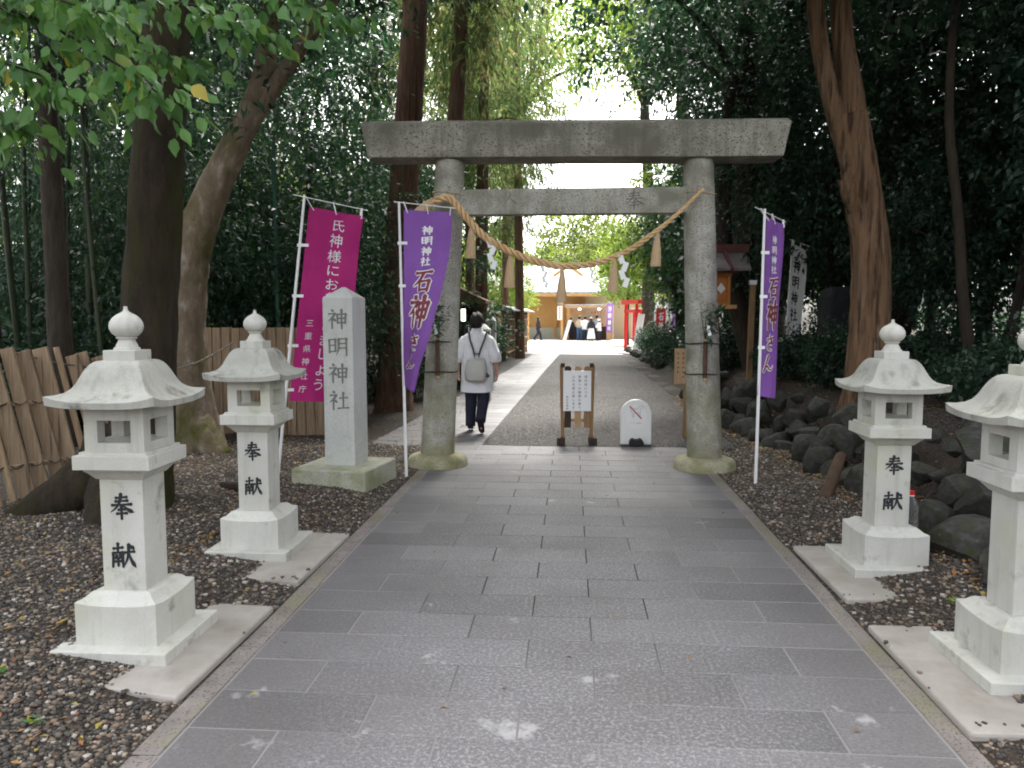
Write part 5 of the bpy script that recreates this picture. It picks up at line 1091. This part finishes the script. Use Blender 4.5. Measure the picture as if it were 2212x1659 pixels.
o=MB().lathe([(.03,0),(.03,.012),(.018,.013),(.018,0)],n=16).build('charm',m_strap,bpk); o.rotation_euler=(R(90),0,0); o.location=(.15,-.28,.80)

stand=lambda d=.0:(((-.09,.01,.45),(-.095,-.01,.08),(-.11,.12,.03)),((.09,.01+d,.45),(.095,-.01+d,.08),(.11,.12+d,.03)))
hang=(((-.23,-.02,1.04),(-.25,.05,.83),(-.25,.07,.74)),((.23,-.02,1.04),(.25,.05,.83),(.25,.07,.74)))
reach=(((-.22,.05,1.06),(-.16,.24,1.08),(-.14,.32,1.10)),((.22,.05,1.06),(.16,.24,1.08),(.14,.32,1.10)))
stride=(((-.09,.16,.46),(-.09,.22,.09),(-.09,.36,.05)),((.09,-.08,.46),(.09,-.34,.14),(.09,-.24,.04)))
PGp='customers at the far stall'
person('person in black walking past the timber hall at the far left of the clearing',(-2.25,54.5,0),R(-70),stride,hang,dict(top=m_dark,bottom=m_dark,cut=.9),hemz=.8,sc=1.03,detail=False)
person('person in dark clothes at the left end of the far stall counter',(.02,56.2,0),R(10),stand(),reach,dict(top=m_dark,bottom=m_dark,cut=.9),hemz=.9,sc=.98,detail=False,group=PGp)
person('person in a beige top and blue jeans at the far stall',(.62,55.4,0),R(-5),stand(.1),reach,dict(top=m_beige,bottom=m_denim,cut=.9),hemz=.88,sc=1.06,detail=False,group=PGp)
person('person in a white top and black trousers at the far stall',(1.02,55.0,0),R(5),stand(),reach,dict(top=m_shirt,bottom=m_navy,cut=.9,hair=m_hair),hemz=.8,sc=1.05,detail=False,group=PGp)
person('person in a dark top and long pale skirt at the far stall',(1.42,54.3,0),R(20),stand(),hang,dict(top=m_dark,bottom=m_dark,cut=.9),hemz=.92,skirt=m_shirt,sc=1.0,detail=False,group=PGp,cap=m_greyc)
person('tall person in blue grey standing at the right of the far stall',(1.86,55.8,0),R(0),stand(),reach,dict(top=m_greyc,bottom=m_navy,cut=.9),hemz=.85,sc=1.1,detail=False,group=PGp)
person('person in a white cap and white top at the right end of the far queue',(1.98,54.7,0),R(60),stand(),reach,dict(top=m_shirt,bottom=m_dark,cut=.9),hemz=.8,sc=.92,detail=False,group=PGp,cap=m_white)

# ================================================================== THE FAR CLEARING
t=thing('timber_hall','new timber shrine hall with a pale tiled roof at the end of the path','building',(-2.4,60,0))
MB().box((0,3,.42),(7.2,6,.88)).build('stone_base',m_monu,t); MB().box((0,3,2.15),(7.0,5.8,2.6)).build('wall',m_hinoki,t)
for x in(-3.4,-1.1,1.2,3.4): MB().box((x,-.02,1.95),(.22,.22,3.9)).build('pillar',m_hinoki,t)
q=MB(); q.add([(-4.8,-1.6,3.55),(4.6,-1.6,3.55),(4.6,2.6,5.7),(-4.8,2.6,5.7),(4.6,6.8,3.55),(-4.8,6.8,3.55),(-4.8,-1.6,3.35),(4.6,-1.6,3.35),(4.6,2.6,5.5),(-4.8,2.6,5.5),(4.6,6.8,3.35),(-4.8,6.8,3.35)],[(0,1,2,3),(3,2,4,5),(6,9,8,7),(9,11,10,8),(0,6,7,1),(1,7,8,2),(2,8,10,4),(4,10,11,5),(0,3,9,6),(3,5,11,9)]); q.build('roof',m_tile,t)
MB().box((-.1,-1.55,3.30),(9.2,.12,.2)).build('eave_board',m_hinoki,t)
for s in(-1,1): MB().bar((2.2,-1.3+.0,5.5),(2.2+s*1.1,-1.3,4.7),.14,.24).build('gable_board',m_hinoki,t)
q=MB(); 
for i in range(18): q.bar((-4.6+.53*i,-1.6,3.57),(-4.6+.53*i,2.6,5.72),.09,.06)
q.build('roof_rib',m_tile,t)
t=thing('market_stall','lit timber stall with a pale flat roof and red lettered curtain in the clearing','stall',(1.2,57.2,0))
for x in(-1.35,1.55): MB().box((x,-.6,1.15),(.22,.22,2.3)).build('post',m_hinoki,t)
MB().box((.1,.4,2.48),(3.5,2.9,.14)).build('roof',m_tile,t,bevel=.02); MB().box((.1,-1.02,2.36),(3.4,.08,.12)).build('fascia',m_hinoki,t)
MB().box((.1,1.6,1.2),(3.2,.1,2.3)).build('back_wall',m_plaster,t); MB().box((.1,.1,.5),(2.6,.5,.95)).build('counter',m_woodd,t); MB().box((.1,.08,.99),(2.7,.6,.05)).build('counter_top',m_hinoki,t)
MB().box((-.7,-.3,1.98),(1.0,.04,.24)).build('sign_strip',m_hinoki,t)
cur=MB().box((.65,-.3,1.98),(1.1,.03,.26)).build('curtain',m_plaster,t)
q=MB()
for i in range(4): brush(q,'石神さん'[i],lambda x,y,o:(.65-.42+.22*i+x*.18,-.318-o,2.07-.18*y),13)
q.build('lettering',m_red,cur)
for x in(-.55,.85): MB().lathe([(.09,0),(.1,.03),(.06,.07),(.01,.09)],n=14).build('lamp',flat('lamp_bulb',(1,.93,.8),.5,emit=5),t).location=(x,-.2,2.2)
for x in(-.7,-.2,.4,1.0): MB().box((x,.2,1.12),(.3,.25,.2)).build('goods',m_orange if x<.3 else m_red,t,bevel=.02)
t=thing('back_hall','tan rendered building behind the stall','building',(3.2,63,0)); MB().box((0,0,1.7),(5,5,3.6)).build('wall',m_plaster,t); MB().loft([sqring(2.9,3.5),sqring(2.9,3.7),sqring(.4,4.9)]).build('roof',m_tile,t)
t=thing('signpost','white hanging sign on a yellow timber post left of the stall','sign',(-.62,55.8,0)); MB().box((0,0,1.35),(.16,.16,2.7)).build('post',m_hinoki,t); pb=MB().box((-.16,-.12,1.95),(.36,.05,1.0)).build('board',m_white,t); MB().box((-.1,0,2.62),(.5,.3,.08)).build('cap',m_tile,t)
for i in range(5): MB().box((-.16,-.148,2.3-.17*i),(.07,.006,.1)).build('lettering',m_red,pb)
o=MB().bar((0,0,0),(.42,.5,1.45),.30,.04).build('leaning_board',m_white); o.location=(-.45,55.2,0); tag(o,'long white board leaning beside the stall post','board')
MB; o=MB().box((0,0,1.1),(.2,.2,2.2)).build('timber_post',m_hinoki); o.location=(-2.95,53.5,0); tag(o,'yellow timber post beside the person in black','post')
banner('tall_banner','purple banner standing at the right end of the far stall',(3.0,55.5,0),(3.0,55.5,2.75),[(2.55,55.48,2.65),(2.54,55.48,2.1),(2.53,55.48,1.5),(2.5,55.48,.95),(2.5,55.48,.6)],[(2.97,55.48,2.65),(2.95,55.48,2.1),(2.93,55.48,1.5),(2.9,55.48,.95),(2.85,55.48,.55)],m_purple,[('b',c,(.2,.8),(.12+.2*i,.29+.2*i),m_txt,2,14,.01) for i,c in enumerate('神明神社')],((2.5,55.47,2.72),(3.0,55.47,2.72)),(),((.03,1.2,.6,0),),'far banners')
t=thing('red_gate','small vermilion wooden gate beside the far path','torii gate',(2.86,37.3,0),R(-74))
for s in(-1,1): MB().tube([(s*.75,0,0),(s*.72,0,2.25)],[.085,.075],14).build('post',m_red,t,smooth=True)
MB().bar((-1.15,0,2.33),(1.15,0,2.33),.2,.2).build('top_beam',m_red,t); MB().bar((-.9,0,1.9),(.9,0,1.9),.08,.14).build('tie_beam',m_red,t)
for s in(-1,1): MB().lathe([(.3,0),(.3,.05),(.22,.09)],n=18).build('base',m_monu,t).location=(s*.75,0,0)
o=MB().bar((0,0,0),(.28,.35,1.75),.34,.05).build('leaning_board',m_white); o.location=(2.98,36.1,0); tag(o,'long white board leaning beside the red gate','board')
RBn='far banners'
for x,y,m,lb in ((3.25,38.5,m_red,'red banner with white lettering just behind the red gate'),(4.05,35.5,m_red,'red banner with white lettering right of the leaning white board'),(4.75,35.2,m_purple,'small purple banner among the red ones by the far path'),(5.1,36.5,m_red,'red banner showing through leaves by the far path')):
    banner('tall_banner',lb,(x-.26,y,0),(x-.26,y,2.05),[(x-.22,y,2.0),(x-.22,y,1.5),(x-.23,y,1.0),(x-.23,y,.7),(x-.23,y,.45)],[(x+.22,y,2.0),(x+.21,y,1.5),(x+.2,y,1.0),(x+.2,y,.7),(x+.2,y,.45)],m,[('b',c,(.2,.8),(.1+.2*i,.27+.2*i),m_txt,2,14,.01) for i,c in enumerate('石神さん')],((x-.28,y,2.05),(x+.25,y,2.05)),(),((.03,1.1,.7,x),),RBn)
